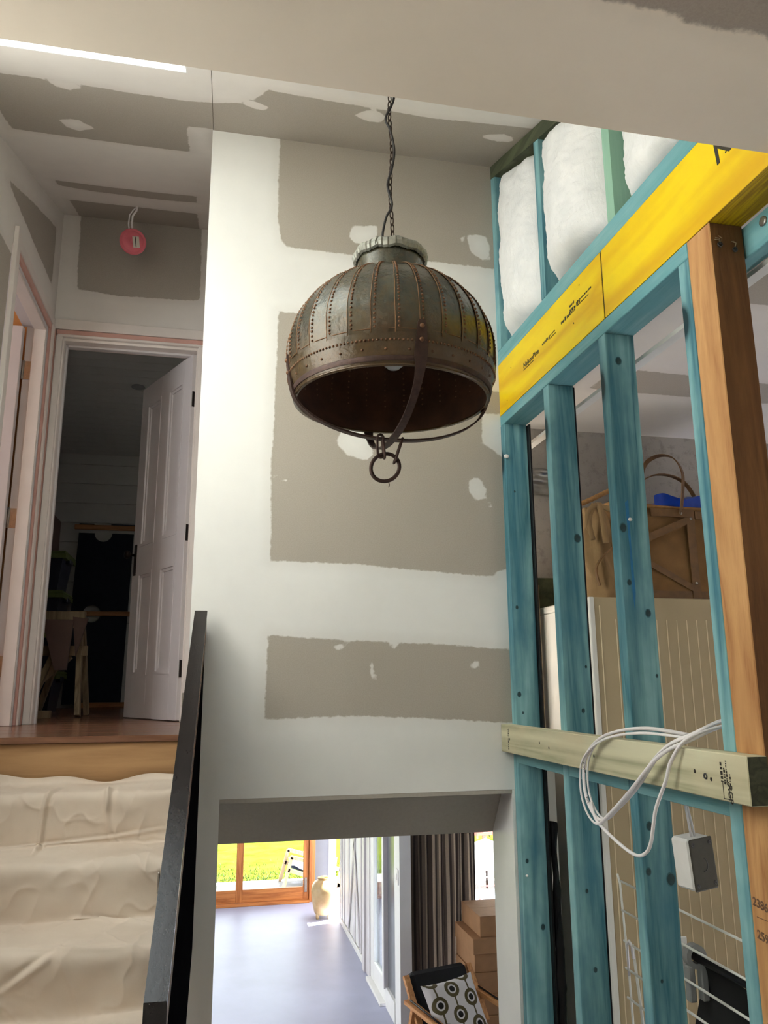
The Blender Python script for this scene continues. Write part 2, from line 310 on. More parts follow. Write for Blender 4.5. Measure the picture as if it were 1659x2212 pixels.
def special_materials():
    # patinated copper: dark verdigris bronze with rust streaks
    m, N, L, p = mat('patinated_copper'); v = coords(N, L)
    c = ramp(N, L, noise(N, L, v, 9, 7, .68, .5), [(.34, (44,48,44)), (.48, (62,63,54)), (.6, (72,66,48)), (.78, (96,78,46))])
    sp = ramp(N, L, noise(N, L, v, 55, 5, .7), [(.5, (0,0,0)), (.72, (255,255,255))]); c = mixc(N, L, math_(N, L, 'MULTIPLY', sp, .35), c, lin((104,72,42)))
    gr = ramp(N, L, noise(N, L, v, 17, 4, .6), [(.55, (0,0,0)), (.75, (255,255,255))]); c = mixc(N, L, math_(N, L, 'MULTIPLY', gr, .5), c, lin((82,88,76)))
    sz = nd(N, 'ShaderNodeSeparateXYZ'); L.new(v, sz.inputs[0]); zr = nd(N, 'ShaderNodeMapRange'); L.new(math_(N, L, 'ADD', sz.outputs[2], math_(N, L, 'MULTIPLY', noise(N, L, v, 9, 4), .16)), zr.inputs[0]); zr.inputs[1].default_value = 2.50; zr.inputs[2].default_value = 2.36
    c = mixc(N, L, math_(N, L, 'MULTIPLY', zr.outputs[0], .55), c, lin((100,72,42)))
    L.new(c, p.inputs['Base Color']); p.inputs['Metallic'].default_value = .15
    L.new(ramp(N, L, noise(N, L, v, 12, 4), [(.3, (92,92,92)), (.7, (150,150,150))]), p.inputs['Roughness']); bump(N, L, p, noise(N, L, v, 30, 6, .65), .5, .005); M['copper'] = m
    M['copper_in'] = simple('rusted_inside', (70,42,22), .8, .2, .4, 14, .3, 60)
    M['rivet'] = simple('rust_rivet', (100,68,44), .55, .5, .3, 60)
    M['seam'] = simple('orange_rust_seam', (114,80,48), .65, .3, .3, 50)
    # fibre batt
    m, N, L, p = mat('polyester_fibre'); v = coords(N, L)
    L.new(ramp(N, L, noise(N, L, v, 9, 5), [(.25, (226,228,230)), (.7, (246,246,246))]), p.inputs['Base Color']); p.inputs['Roughness'].default_value = 1; p.inputs['Specular IOR Level'].default_value = 0
    p.inputs['Sheen Weight'].default_value = .4; p.inputs['Sheen Roughness'].default_value = .5
    bump(N, L, p, math_(N, L, 'ADD', noise(N, L, v, 45, 6, .7), noise(N, L, coords(N, L, (1, 3, .4)), 60, 4)), .5, .006); M['batt'] = m
    # drop cloth
    m, N, L, p = mat('canvas_drop_cloth'); v = coords(N, L)
    c = ramp(N, L, noise(N, L, v, 4, 5), [(.25, (222,204,186)), (.75, (238,224,208))]); L.new(c, p.inputs['Base Color']); p.inputs['Roughness'].default_value = .92; p.inputs['Specular IOR Level'].default_value = .1
    bump(N, L, p, math_(N, L, 'ADD', noise(N, L, coords(N, L, (1, .1, .1)), 700, 2), noise(N, L, coords(N, L, (.1, 1, 1)), 700, 2)), .15, .001); M['cloth'] = m
    # concrete-look wall lining
    m, N, L, p = mat('mottled_concrete_wall'); v = coords(N, L)
    c = ramp(N, L, noise(N, L, v, 3, 5), [(.3, (158,152,146)), (.7, (182,176,170))]); k = ramp(N, L, noise(N, L, v, 26, 6, .75), [(.52, (0,0,0)), (.66, (255,255,255))])
    L.new(mixc(N, L, math_(N, L, 'MULTIPLY', k, .4), c, lin((112,106,100))), p.inputs['Base Color']); p.inputs['Roughness'].default_value = .85; M['block'] = m
    # lawn
    m, N, L, p = mat('mown_lawn'); v = coords(N, L)
    p.inputs['Specular IOR Level'].default_value = 0
    L.new(ramp(N, L, noise(N, L, v, 3, 6, .7), [(.3, (50,64,14)), (.7, (84,86,30))]), p.inputs['Base Color']); p.inputs['Roughness'].default_value = .9; M['lawn'] = m
    # striped curtain: woven warp stripes, some light comes through
    m, N, L, p = mat('striped_curtain'); a = nd(N, 'ShaderNodeAttribute', attribute_name='stripe'); v = coords(N, L)
    f = math_(N, L, 'FRACT', a.outputs['Fac'])
    c = ramp(N, L, f, [(0, (64,54,48)), (.16, (128,114,100)), (.3, (44,36,34)), (.42, (96,84,74)), (.56, (150,134,116)), (.66, (52,42,40)), (.8, (112,100,90)), (.92, (36,30,30))], 'CONSTANT')
    c = mixc(N, L, .35, c, ramp(N, L, noise(N, L, coords(N, L, (1,1,4)), 60, 4, .7), [(.3, (60,50,44)), (.7, (170,156,140))]), 'OVERLAY')
    L.new(c, p.inputs['Base Color']); p.inputs['Roughness'].default_value = .9
    tl = nd(N, 'ShaderNodeBsdfTranslucent'); L.new(c, tl.inputs[0]); mx = nd(N, 'ShaderNodeMixShader'); mx.inputs[0].default_value = .3
    L.new(p.outputs[0], mx.inputs[1]); L.new(tl.outputs[0], mx.inputs[2]); L.new(mx.outputs[0], N['Material Output'].inputs[0]); M['curtain'] = m
    # cushion print: columns of ringed drops on stems
    m, N, L, p = mat('retro_cushion_print'); uv = nd(N, 'ShaderNodeUVMap'); sx = nd(N, 'ShaderNodeSeparateXYZ'); L.new(uv.outputs[0], sx.inputs[0])
    u = math_(N, L, 'MULTIPLY', sx.outputs[0], 3.2); col = math_(N, L, 'FLOOR', u); fu = math_(N, L, 'SUBTRACT', math_(N, L, 'FRACT', u), .5)
    w_ = math_(N, L, 'ADD', math_(N, L, 'MULTIPLY', sx.outputs[1], 2.4), math_(N, L, 'MULTIPLY', col, .5)); fw = math_(N, L, 'SUBTRACT', math_(N, L, 'FRACT', w_), .5)
    r2 = math_(N, L, 'SQRT', math_(N, L, 'ADD', math_(N, L, 'POWER', math_(N, L, 'DIVIDE', fu, .44), 2), math_(N, L, 'POWER', math_(N, L, 'DIVIDE', fw, .34), 2)))
    rings = ramp(N, L, r2, [(0, (24,20,18)), (.36, (206,200,196)), (.55, (82,72,40)), (.97, (206,200,196))], 'CONSTANT')
    stem = math_(N, L, 'LESS_THAN', math_(N, L, 'ABSOLUTE', fu), .05); out_ = math_(N, L, 'GREATER_THAN', r2, .97)
    L.new(mixc(N, L, math_(N, L, 'MULTIPLY', stem, out_), rings, lin((82,72,40))), p.inputs['Base Color']); p.inputs['Roughness'].default_value = .9; M['cushion'] = m
    # glazed crock
    m, N, L, p = mat('glazed_stoneware'); v = coords(N, L)
    L.new(ramp(N, L, noise(N, L, v, 6, 5), [(.3, (176,140,92)), (.7, (214,188,140))]), p.inputs['Base Color']); p.inputs['Roughness'].default_value = .35; M['crock'] = m
    # frosted bulb
    m, N, L, p = mat('frosted_bulb'); p.inputs['Base Color'].default_value = lin((210,214,216)); p.inputs['Roughness'].default_value = .12; p.inputs['Transmission Weight'].default_value = .35; M['bulb'] = m
special_materials()
# ------------------------------------------------------------------ plasterboard panels
Z0, SL = 2.6732, .35                                     # raked ceiling: z = Z0 + SL*y
XR, YW, ZU, YD, XL = 1.03, 2.70, 1.371, 4.33, -.933
MAPS = {'back': lambda u, v, d: (u, YW+d, v), 'end': lambda u, v, d: (u, YD+d, v), 'left': lambda u, v, d: (XL-d, u, v),
        'rake': lambda u, v, d: (u, v, Z0+SL*v+d), 'land': lambda u, v, d: (u, v, 2.56+d), 'side': lambda u, v, d: (u, v, 2.60+d)}
def panel(name, mp, rects, thick, mt, greys=(), blobs=(), res=.03):
    f = MAPS[mp]; b = B(); sds = []
    for (u0, u1, v0, v1) in rects:
        nu = max(1, int((u1-u0)/res)); nv = max(1, int((v1-v0)/res)); n0 = len(b.v)
        P = np.array([(u0+(u1-u0)*i/nu, v0+(v1-v0)*j/nv) for j in range(nv+1) for i in range(nu+1)])
        s = np.full(len(P), -1.0)
        for g in greys: s = np.maximum(s, sdpoly(P, g))
        for w in blobs: s = np.minimum(s, -sdpoly(P, w))
        b.add([f(p[0], p[1], 0) for p in P], [(j*(nu+1)+i, j*(nu+1)+i+1, (j+1)*(nu+1)+i+1, (j+1)*(nu+1)+i) for j in range(nv) for i in range(nu)])
        sds += list(s)
        back = [f(u, v, thick) for (u, v) in ((u0,v0),(u1,v0),(u1,v1),(u0,v1))]; fr = [f(u, v, 0) for (u, v) in ((u0,v0),(u1,v0),(u1,v1),(u0,v1))]
        b.add(fr+back, [(4,5,6,7)]+[(k, (k+1) % 4, 4+(k+1) % 4, 4+k) for k in range(4)]); sds += [-1.0]*8
    me = bpy.data.meshes.new(name); me.from_pydata([tuple(p) for p in b.v], [], b.f); me.materials.append(mt)
    a = me.attributes.new('sd', 'FLOAT', 'POINT'); a.data.foreach_set('value', np.array(sds, np.float32)); me.update()
    o = bpy.data.objects.new(name, me); COL.objects.link(o); return o
G1 = [(0.176,3.75),(0.174,3.497),(0.173,3.275),(0.189,3.184),(0.214,3.16),(0.472,3.155),(0.746,3.163),(1.15,3.16),(1.15,3.778)]
G2 = [(0.184,2.895),(0.529,2.896),(0.528,2.646),(1.15,2.646),(1.15,1.95),(1.024,1.959),(0.997,1.954),(0.988,1.933),(0.736,1.947),(0.49,1.963),(0.363,1.965),(0.179,1.971),(0.173,2.333),(0.181,2.576)]
G3 = [(0.177,1.717),(0.467,1.701),(0.701,1.691),(1.15,1.667),(1.15,1.417),(1.029,1.421),(0.727,1.44),(0.501,1.449),(0.171,1.445)]
WB = [[(0.459,3.281),(0.557,3.29),(0.557,3.238),(0.511,3.203),(0.471,3.206),(0.45,3.223),(0.448,3.244)],
 [(0.923,3.297),(0.968,3.304),(1.005,3.298),(1.017,3.253),(1.013,3.199),(0.976,3.195),(0.935,3.223),(0.923,3.266)],
 [(0.892,3.285),(0.914,3.287),(0.913,3.263),(0.892,3.264)],
 [(0.433,2.47),(0.528,2.476),(0.537,2.362),(0.502,2.344),(0.442,2.36),(0.407,2.395),(0.405,2.424)],
 [(0.956,2.554),(1.15,2.558),(1.15,2.383),(1.027,2.387),(0.995,2.411),(0.955,2.434)],
 [(0.906,2.297),(0.94,2.298),(0.964,2.252),(0.95,2.218),(0.925,2.216),(0.899,2.243),(0.896,2.273)], [(0.962,2.224),(0.975,2.217),(0.986,2.189),(0.97,2.196)],
 [(0.392,1.674),(0.426,1.688),(0.448,1.694),(0.442,1.684),(0.421,1.67)], [(0.518,1.628),(0.53,1.626),(0.548,1.571),(0.537,1.569)], [(0.589,1.7),(0.618,1.7),(0.615,1.672),(0.6,1.678)], [(0.881,1.607),(0.892,1.633),(0.916,1.634),(0.912,1.605)], [(0.171,2.282),(0.178,2.28),(0.23,2.255),(0.222,2.25)]]
wall_back = tag(panel('wall_back', 'back', [(-.08, .036, -1.24, 1.198), (-.08, 1.045, 1.198, 3.6175)], .09, M['plaster'], [G1, G2, G3], WB, .016),
    'white skimmed stairwell wall with bare grey plasterboard patches behind the hanging lamp', 'wall', kind='structure')
C1 = [(-0.86,2.44),(-0.763,2.445),(-0.618,2.437),(-0.325,2.456),(-0.171,2.456),(-0.076,2.446),(0.018,2.408),(0.056,2.367),(0.081,2.332),(0.102,2.276),(0.291,2.287),(0.54,2.3),(0.666,2.308),(1.027,2.27),(1.3,2.26),(1.3,2.9),(-0.077,2.9),(-0.078,2.686),(-0.177,2.7),(-0.177,2.984),(-0.381,2.99),(-0.649,2.985),(-0.861,2.978),(-0.859,2.799)]
C2 = [(-0.842,3.645),(-0.583,3.66),(-0.318,3.652),(-0.174,3.639),(-0.173,3.758),(-0.35,3.783),(-0.687,3.767),(-0.844,3.73)]
C3 = [(-0.843,3.987),(-0.486,3.986),(-0.178,3.983),(-0.182,4.6),(-0.547,4.6),(-0.85,4.6)]
CB = [[(-0.615,2.458),(-0.581,2.431),(-0.53,2.435),(-0.51,2.472),(-0.558,2.504),(-0.593,2.494)], [(-0.657,2.807),(-0.585,2.776),(-0.527,2.854),(-0.6,2.906),(-0.638,2.88)], [(0.018,2.408),(0.048,2.37),(0.113,2.406),(0.102,2.447),(0.058,2.438)],
 [(0.413,2.38),(0.434,2.331),(0.47,2.309),(0.52,2.349),(0.511,2.409),(0.466,2.412)], [(0.88,2.408),(0.912,2.372),(0.958,2.355),(1.009,2.383),(1.002,2.419),(0.951,2.429)]]
SKX0, SKX1, SKY0, SKY1 = -.90, -.152, 1.22, 2.238
ceiling = tag(panel('ceiling_raked', 'rake', [(-.95, SKX0, 1.0, 4.4), (SKX1, -.079, 1.0, 4.4), (SKX0, SKX1, 1.0, SKY0), (SKX0, SKX1, SKY1, 4.4), (-.077, 1.2, 1.0, 2.8)], .012, M['plaster_ceiling'], [C1, C2, C3], CB, .02),
    'sloping plasterboard ceiling over stairwell and hall with grey strips and filler dabs', 'ceiling', kind='structure')
tag(panel('ceiling_landing', 'land', [(-.95, XR-.001, -2.6, 1.17)], .62, M['plaster_landing'], [[(0.40,0.80),(0.529,0.905),(0.545,0.912),(0.614,0.91),(0.696,0.916),(0.781,0.921),(0.835,0.927),(1.2,0.94),(1.2,0.2),(0.40,0.2)]], [], .02),
    'low skimmed ceiling over the landing with a ragged grey patch in its corner', 'ceiling', kind='structure')
wl = tag(panel('wall_left', 'left', [(-2.6, 3.40, -.1, 4.1), (3.40, 4.20, 3.46, 4.3), (4.20, 4.33, -.1, 4.3), (3.40, 4.20, -.1, 1.36)], .09, M['plaster_ceiling'],
    [[(3.204,3.647),(3.694,3.841),(4.179,4.01),(4.194,3.674),(3.665,3.662),(3.345,3.658)], [(2.2,3.0),(2.84,3.321),(3.211,3.39),(3.45,3.407),(3.45,2.0),(2.2,2.0)]], []),
    'left hall wall with grey board wedge above the side doorway', 'wall', kind='structure')
tag(panel('wall_hall_end', 'end', [(-.96, -.888, ZU-.1, 3.433), (-.144, .1, ZU-.1, 3.433), (-.96, .1, 3.433, 4.3)], .09, M['plaster_ceiling'], [[(-0.844,4.4),(-0.528,4.4),(-0.172,4.4),(-0.156,3.729),(-0.394,3.72),(-0.621,3.716),(-0.83,3.732),(-0.836,3.946)]], []),
    'end wall of the hall above the bedroom door with one grey board rectangle', 'wall', kind='structure')
def shell(name, boxes, m, label, cat):
    b = B()
    for q in boxes: b.box(*q)
    return tag(b.build(name, m), label, cat, kind='structure')
shell('wall_hall_right', [(-.08, .02, YW+.09, YD, 1.18, 4.35)], M['white'], 'hall side of the stairwell wall running back to the bedroom', 'wall')
b = B(); b.add([(x, y, Z0+SL*y+d) for d in (.0125, .03) for y in (1.0, 4.4) for x in (-.115, -.04)], [(0,2,3,1),(4,5,7,6),(0,1,5,4),(2,6,7,3),(0,4,6,2),(1,3,7,5)]); tag(b.build('trim_light_blocker', M['sawhorse']), 'unseen strip added above the open ceiling joint to block light', 'light blocker', kind='structure')  # unseen strip added to keep light out of the ceiling joint
# ---- skylight shaft and pane
def rake_box(b, x0, x1, y0, y1, d0, d1):
    b.add([(x, y, Z0+SL*y+d) for d in (d0, d1) for y in (y0, y1) for x in (x0, x1)], [(0,2,3,1),(4,5,7,6),(0,1,5,4),(2,6,7,3),(0,4,6,2),(1,3,7,5)])
sk = thing('window_1', 'white framed skylight in the sloping ceiling by the landing edge', 'skylight', kind='structure')
b = B(); t = .03; H = .30
e = .005; rake_box(b, SKX0-t, SKX0+e, SKY0-t, SKY1+t, .0002, H); rake_box(b, SKX1-e, SKX1+t, SKY0-t, SKY1+t, .0002, H); rake_box(b, SKX0+e, SKX1-e, SKY0-t, SKY0+e, .0002, H); rake_box(b, SKX0+e, SKX1-e, SKY1-e, SKY1+t, .0002, H)
b.build('shaft_lining', M['white'], sk)
b = B(); rake_box(b, SKX0-.02, SKX1+.02, SKY0-.02, SKY1+.02, H, H+.006); b.build('pane', M['glass'], sk)
# ---- opening to the lower floor: sloped soffit and right lining
b = B(); b.prism([(YW+.0905, 1.198), (2.915, 1.026), (3.1, 1.026), (3.1, 1.34), (YW+.0905, 1.34)], -.08, 1.02, 'x')
tag(b.build('ceiling_stair_soffit', M['plaster_grey']), 'sloped grey plasterboard soffit above the stair opening', 'soffit', kind='structure')
shell('trim_1', [(.036, 1.02, YW+.0005, YW+.0895, 1.185, 1.1975)], M['plaster_grey'], 'grey plasterboard lining under the lintel of the stair opening', 'lining')
shell('wall_stair_right', [(1.02, 1.029, YW+.001, 2.915, -1.25, 1.197), (1.0295, 1.18, YW+.001, 2.915, -1.25, 1.3)], M['white'], 'white lining on the right of the stair opening', 'wall')
# ---- floors and outer shell
shell('floor_landing', [(-.95, 4.1, -2.7, 2.1, -.12, 0)], M['white'], 'plain landing floor at the foot of the stairs', 'floor')
shell('floor_lower', [(-2.6, 4.2, 2.0, 11.40, -1.4, -1.25)], M['concrete'], 'polished pale concrete floor of the lower room', 'floor')
shell('wall_under_landing', [(-.95, 4.1, 1.95, 2.1, -1.25, -.12)], M['white'], 'wall below the landing edge', 'wall')
shell('ceiling_lower', [(-2.6, 1.74, 3.27, 11.45, 1.15, 1.32), (1.74, 4.2, 3.27, 7.38, 1.15, 1.32), (-.08, 4.2, 3.1, 3.27, 1.15, 1.32), (1.02, 4.2, 2.92, 3.1, 1.15, 1.30)], M['white'], 'flat white ceiling of the lower room', 'ceiling')
shell('wall_lower_left', [(-2.7, -2.6, 2.6, 6.0, -1.4, 1.32), (-2.7, -2.6, 9.0, 11.45, -1.4, 1.32), (-2.7, -2.6, 6.0, 9.0, -1.4, -.7), (-2.7, -2.6, 6.0, 9.0, .7, 1.32), (-2.7, -.95, 2.6, 2.7, -1.4, 1.32), (1.18, 4.2, 2.98, 3.08, -1.4, 1.3)], M['white'], 'white outer walls of the lower room out of sight', 'wall')  # out-of-view gap added in the left wall to brighten the board doors
shell('wall_landing_rear', [(-1.05, 4.1, -2.7, -2.6, 0, 3.2)], M['white'], 'plain rear wall behind the viewer', 'wall')
shell('ceiling_roof_void', [(.021, 1.2, YW+.091, 4.42, 3.0, 3.1), (1.12, 1.2, 2.79, 4.42, 2.6, 3.0), (1.045, 1.2, 2.70, 2.85, 3.05, 3.75), (-.95, 1.2, 4.421, 4.44, 3.445, 4.4), (-.02, .02, 2.79, 4.4, 3.0, 4.4)], M['sawhorse'], 'roof boards closing the void behind the stairwell wall', 'roof')
shell('wall_side_room', [(4.0, 4.1, -2.6, -.4, 0, 2.7), (4.0, 4.1, .3, 3.0, 0, 2.7), (4.0, 4.1, -.4, .3, 0, 1.2), (4.0, 4.1, -.4, .3, 1.9, 2.7)], M['white'], 'far side wall of the room beyond the studs', 'wall')
shell('wall_concrete', [(1.13, 4.0, 2.97, 3.07, 0, 2.75)], M['block'], 'mottled grey concrete wall behind the stud frame', 'wall')
tag(panel('ceiling_side_room', 'side', [(1.12, 4.05, -2.6, 3.0)], .1, M['plaster_ceiling'], [[(1.3,2.30),(1.9,2.33),(4,2.35),(4,2.55),(1.3,2.50)], [(1.2,1.2),(4,1.2),(4,1.8),(1.2,1.8)]], []), 'taped plasterboard ceiling of the room beyond the studs', 'ceiling', kind='structure')
# stairs under the cloth, top floor edge
STEP = [(3.23-.245*k, ZU-.175*(k+1)) for k in range(8)]
pts = [(3.23, -1.25), (3.23, ZU-.025)] 
y = 3.23; z = ZU-.175; prof = [(3.235, -1.25), (3.235, ZU-.175)]
for k in range(7):
    prof += [(3.23-.245*(k+1), ZU-.175*(k+1)), (3.23-.245*(k+1), ZU-.175*(k+2))]
prof += [(3.23-.245*7, -1.25)]
b = B(); b.prism(prof, XL, -.10, 'x'); tag(b.build('floor_stair_flight', M['riser_wood']), 'timber flight of steps hidden under the canvas sheet', 'stairs', kind='structure')
shell('trim_2', [(XL, -.081, 3.236, 3.26, ZU-.2, ZU-.026)], M['riser_wood'], 'honey coloured timber riser below the top floor edge', 'riser')
fl = thing('floor_upper', 'dark polished timber floor of the hall and bedroom', 'floor', kind='structure')
w = .13; y = 3.222; k = 0
while y < 7.7:
    b = B(); b.bbox(-3.0, 1.5 if y > YD+.1 else -.081, y, min(y+w-.0012, 7.75), ZU-.024, ZU-(.0002 if k % 2 else 0), .0015); o = b.build('floor_board', M['floor_wood'], fl); y += w; k += 1
shell('floor_subfloor', [(-3.0, 1.5, 3.27, 7.75, 1.325, ZU-.026)], M['sawhorse'], 'joists and sheet under the hall floor', 'floor')
# ------------------------------------------------------------------ hall: door linings, doors, bedroom
def trim(name, bxs, label):
    t_ = thing(name, label, 'door trim', kind='structure')
    for nm, q, m in bxs:
        b = B(); b.bbox(*q, .002); b.build(nm, M[m], t_)
    return t_
trim('trim_3', [('jamb', (-.888, -.872, YD-.004, YD+.12, ZU, 3.433), 'trim'), ('jamb', (-.160, -.144, YD-.004, YD+.12, ZU, 3.433), 'trim'), ('jamb_head', (-.872, -.160, YD-.004, YD+.12, 3.417, 3.433), 'trim'),
    ('door_stop', (-.872, -.862, YD+.05, YD+.08, ZU, 3.417), 'door_white'), ('door_stop', (-.862, -.160, YD+.05, YD+.08, 3.405, 3.417), 'door_white'),
    ('architrave', (-.912, -.880, YD-.022, YD-.0005, ZU, 3.44), 'trim'), ('architrave', (-.152, -.092, YD-.022, YD-.0005, ZU, 3.44), 'trim'), ('architrave_head', (-.925, -.092, YD-.024, YD-.0005, 3.478, 3.535), 'trim'),
    ('primed_bead', (-.912, -.092, YD-.018, YD-.0005, 3.448, 3.476), 'pink'), ('architrave_lip', (-.905, -.092, YD-.025, YD-.0005, 3.434, 3.447), 'trim'), ('primed_bead', (-.926, -.914, YD-.018, YD-.0005, ZU, 3.476), 'pink')],
    'cream architrave with pink primed bead around the bedroom doorway')
X0 = XL
trim('trim_4', [('architrave', (X0+.001, X0+.020, 3.405, 3.462, ZU+.0005, 3.545), 'trim'), ('architrave_head', (X0+.001, X0+.019, 3.463, 4.262, 3.462, 3.512), 'trim'), ('primed_bead', (X0+.0005, X0+.013, 3.463, 4.20, 3.428, 3.4615), 'pink'),
    ('architrave', (X0+.001, X0+.022, 4.222, 4.262, ZU+.0005, 3.462), 'trim'), ('primed_bead', (X0+.001, X0+.013, 4.2, 4.2215, ZU+.0005, 3.462), 'pink'),
    ('jamb', (X0-.100, X0+.002, 4.178, 4.1995, ZU+.0005, 3.428), 'door_white'), ('jamb', (X0-.12, X0+.002, 3.462, 3.480, ZU+.0005, 3.428), 'door_white'), ('jamb_head', (X0-.12, X0+.002, 3.48, 4.178, 3.412, 3.428), 'door_white'),
    ('door_stop', (X0-.062, X0-.002, 4.166, 4.178, ZU+.0005, 3.412), 'trim'), ('door_stop', (X0-.062, X0-.002, 3.48, 4.166, 3.400, 3.412), 'trim')],
    'cream lining with pink beads around the open side doorway of the hall')
def panel_door(name, label, W_, H_, T_, root_loc, rz, knob=True):
    d = thing(name, label, 'door', root_loc, kind='structure', rz=rz); b = B()
    xs = [0, .105, .31, .42, .625, W_]; zs = [0, .24, .84, 1.0, H_-.13, H_]; xs[-1] = W_
    for (a, c) in ((0,1),(2,3),(4,5)): b.bbox(xs[a], xs[c], -T_/2, T_/2, 0, H_, .002)
    for (a, c) in ((1,2),(3,4)):
        for (e, g) in ((0,1),(2,3),(4,5)): b.box(xs[a], xs[c], -T_/2, T_/2, zs[e], zs[g])
    b.build('door_leaf', M['door_white'], d)
    for (a, c) in ((1,2),(3,4)):
        for (e, g) in ((1,2),(3,4)):
            x0, x1, z0, z1 = xs[a], xs[c], zs[e], zs[g]
            pb = B(); pb.box(x0, x1, -.006, .006, z0, z1); pb.build('panel', M['door_white'], d)
            for sy in (-1, 1):
                mb = B(); y0, y1 = sorted((sy*.006, sy*(T_/2+.003))); y2 = sorted((sy*.006, sy*(T_/2-.006)))
                for wd, (ya, yb) in ((.016, (y0, y1)), (.032, y2)):
                    mb.box(x0, x0+wd, ya, yb, z0, z1); mb.box(x1-wd, x1, ya, yb, z0, z1); mb.box(x0+wd, x1-wd, ya, yb, z0, z0+wd); mb.box(x0+wd, x1-wd, ya, yb, z1-wd, z1)
                mb.build('panel_moulding', M['door_white'], d)
    if knob:
        for sy in (-1, 1):
            ko = B(); ko.bbox(W_-.062, W_-.030, *sorted((sy*T_/2, sy*(T_/2+.007))), .83, 1.02, .003); k_ = ko.build('lock_plate', M['bronze'], d)
            kb = B(); prof = [(.0, 0), (.009, .001), (.008, .03), (.02, .036), (.026, .048), (.022, .062), (0, .066)]
            kb.lathe(prof, n=16); kb.build('door_knob', M['bronze'], k_, Matrix.Translation((W_-.046, sy*(T_/2+.006), .955)) @ Matrix.Rotation(-sy*R90, 4, 'X'))
    return d
ang = math.atan2(.65, -.326)
d1 = panel_door('door_1', 'grey white four panel door standing half open into the dark bedroom', .725, 2.035, .038, (-.165, 4.37, ZU+.006), ang)
hb = B(); hb.tube([(-.004, -.022, 0), (-.004, -.022, .09)], .006, 8); hb.box(-.004, .0, -.02, .012, 0, .09); h0 = hb.build('hinge', M['bronze'], d1, Matrix.Translation((0, .0, .22)))
for z in (.95, 1.72): copy_part(h0, d1, Matrix.Translation((0, 0, z)))
d2 = panel_door('door_2', 'white door folded back inside the side room beside steel hinges', .70, 2.02, .038, (X0-.106, 4.148, ZU+.006), math.radians(178), False)
hb = B(); hb.box(-.001, .031, -.002, .001, 0, .10); hb.tube([(-.006, -.006, -.002), (-.006, -.006, .102)], .0065, 10)
for k in range(4): hb.dome((.010+.010*(k % 2), -.002, .014+.024*k), (0,-1,0), .0032, .001, 6)
h1 = hb.build('hinge', M['steel'], d2)
def under(o, root, Mw): o.matrix_local = (Matrix.LocRotScale(root.location, root.rotation_euler, None)).inverted() @ Mw
under(h1, d2, Matrix.Translation((X0-.094, 4.1765, 2.33)))
h2 = h1.copy(); COL.objects.link(h2); h2.parent = d2; under(h2, d2, Matrix.Translation((X0-.094, 4.1765, 3.12)))
h3 = h1.copy(); COL.objects.link(h3); h3.parent = d2; under(h3, d2, Matrix.Translation((X0-.094, 4.1765, 1.60)))
# side room beyond door 2
shell('wall_side_bedroom', [(-3.0, X0-.09, 4.30, 4.335, ZU, 3.8), (-3.1, -3.0, 1.6, 2.2, ZU, 3.8), (-3.1, -3.0, 3.4, 4.33, ZU, 3.8), (-3.1, -3.0, 2.2, 3.4, ZU, 2.2), (-3.1, -3.0, 2.2, 3.4, 3.3, 3.8), (-3.1, X0-.09, 1.5, 1.6, ZU, 3.8)], M['warm_wall'], 'ochre walls of the side room glimpsed past the open door', 'wall')  # unseen window gap added, and widened, so light spills into the hall
shell('ceiling_side_bedroom', [(-3.1, X0-.095, 1.5, 4.335, 3.62, 3.72)], M['warm_wall'], 'ceiling of the side room', 'ceiling'); shell('floor_side_bedroom', [(-3.1, X0-.095, 1.5, 3.2, ZU-.05, ZU)], M['floor_wood'], 'floor of the side room', 'floor')
# dark bedroom
bw = thing('wall_bedroom', 'bedroom wall of wide painted boards behind the navy hanging', 'wall', kind='structure'); z = ZU
bb = B(); bb.bbox(-3.0, 1.5, 7.65, 7.68, 0, .184, .003); b0 = bb.build('wall_board', M['weather'], bw, Matrix.Translation((0, 0, z)))
k = 0
while z < 3.75:
    if k: copy_part(b0, bw, Matrix.Translation((0, 0, z)))
    z += .187; k += 1
cw = thing('ceiling_bedroom', 'bedroom ceiling of narrow painted boards', 'ceiling', kind='structure'); y = 4.45
bb = B(); bb.bbox(-3.0, 1.5, 0, .137, 3.716, 3.74, .003); c0 = bb.build('ceiling_board', M['weather'], cw, Matrix.Translation((0, y, 0))); k = 0
while y < 7.65:
    if k: copy_part(c0, cw, Matrix.Translation((0, y, 0)))
    y += .14; k += 1
shell('wall_bedroom_sides', [(-3.1, -3.0, 4.42, 7.8, ZU, 3.8), (1.5, 1.6, 4.42, 5.65, ZU, 3.8), (1.5, 1.6, 5.95, 7.8, ZU, 3.8), (1.5, 1.6, 5.65, 5.95, ZU, 2.3), (1.5, 1.6, 5.65, 5.95, 2.65, 3.8), (-3.1, 1.6, 7.68, 7.78, 1.3, 3.9), (-3.0, -.96, 4.34, 4.43, ZU, 3.8), (.1, 1.6, 4.34, 4.43, ZU, 3.8), (-3.1, 1.6, 4.42, 7.8, 3.76, 3.86)], M['weather'], 'plain side walls and roof closing the bedroom', 'wall')  # small unseen gap added on the right to lift the dark boards
b = B(); b.lathe([(0, 0), (.045, 0), (.05, -.008), (.046, -.012), (0, -.012)], (-.62, 5.75, 3.716), 20); tag(b.build('ceiling_downlight', M['grey_wall']), 'small round downlight in the dark bedroom ceiling', 'light')
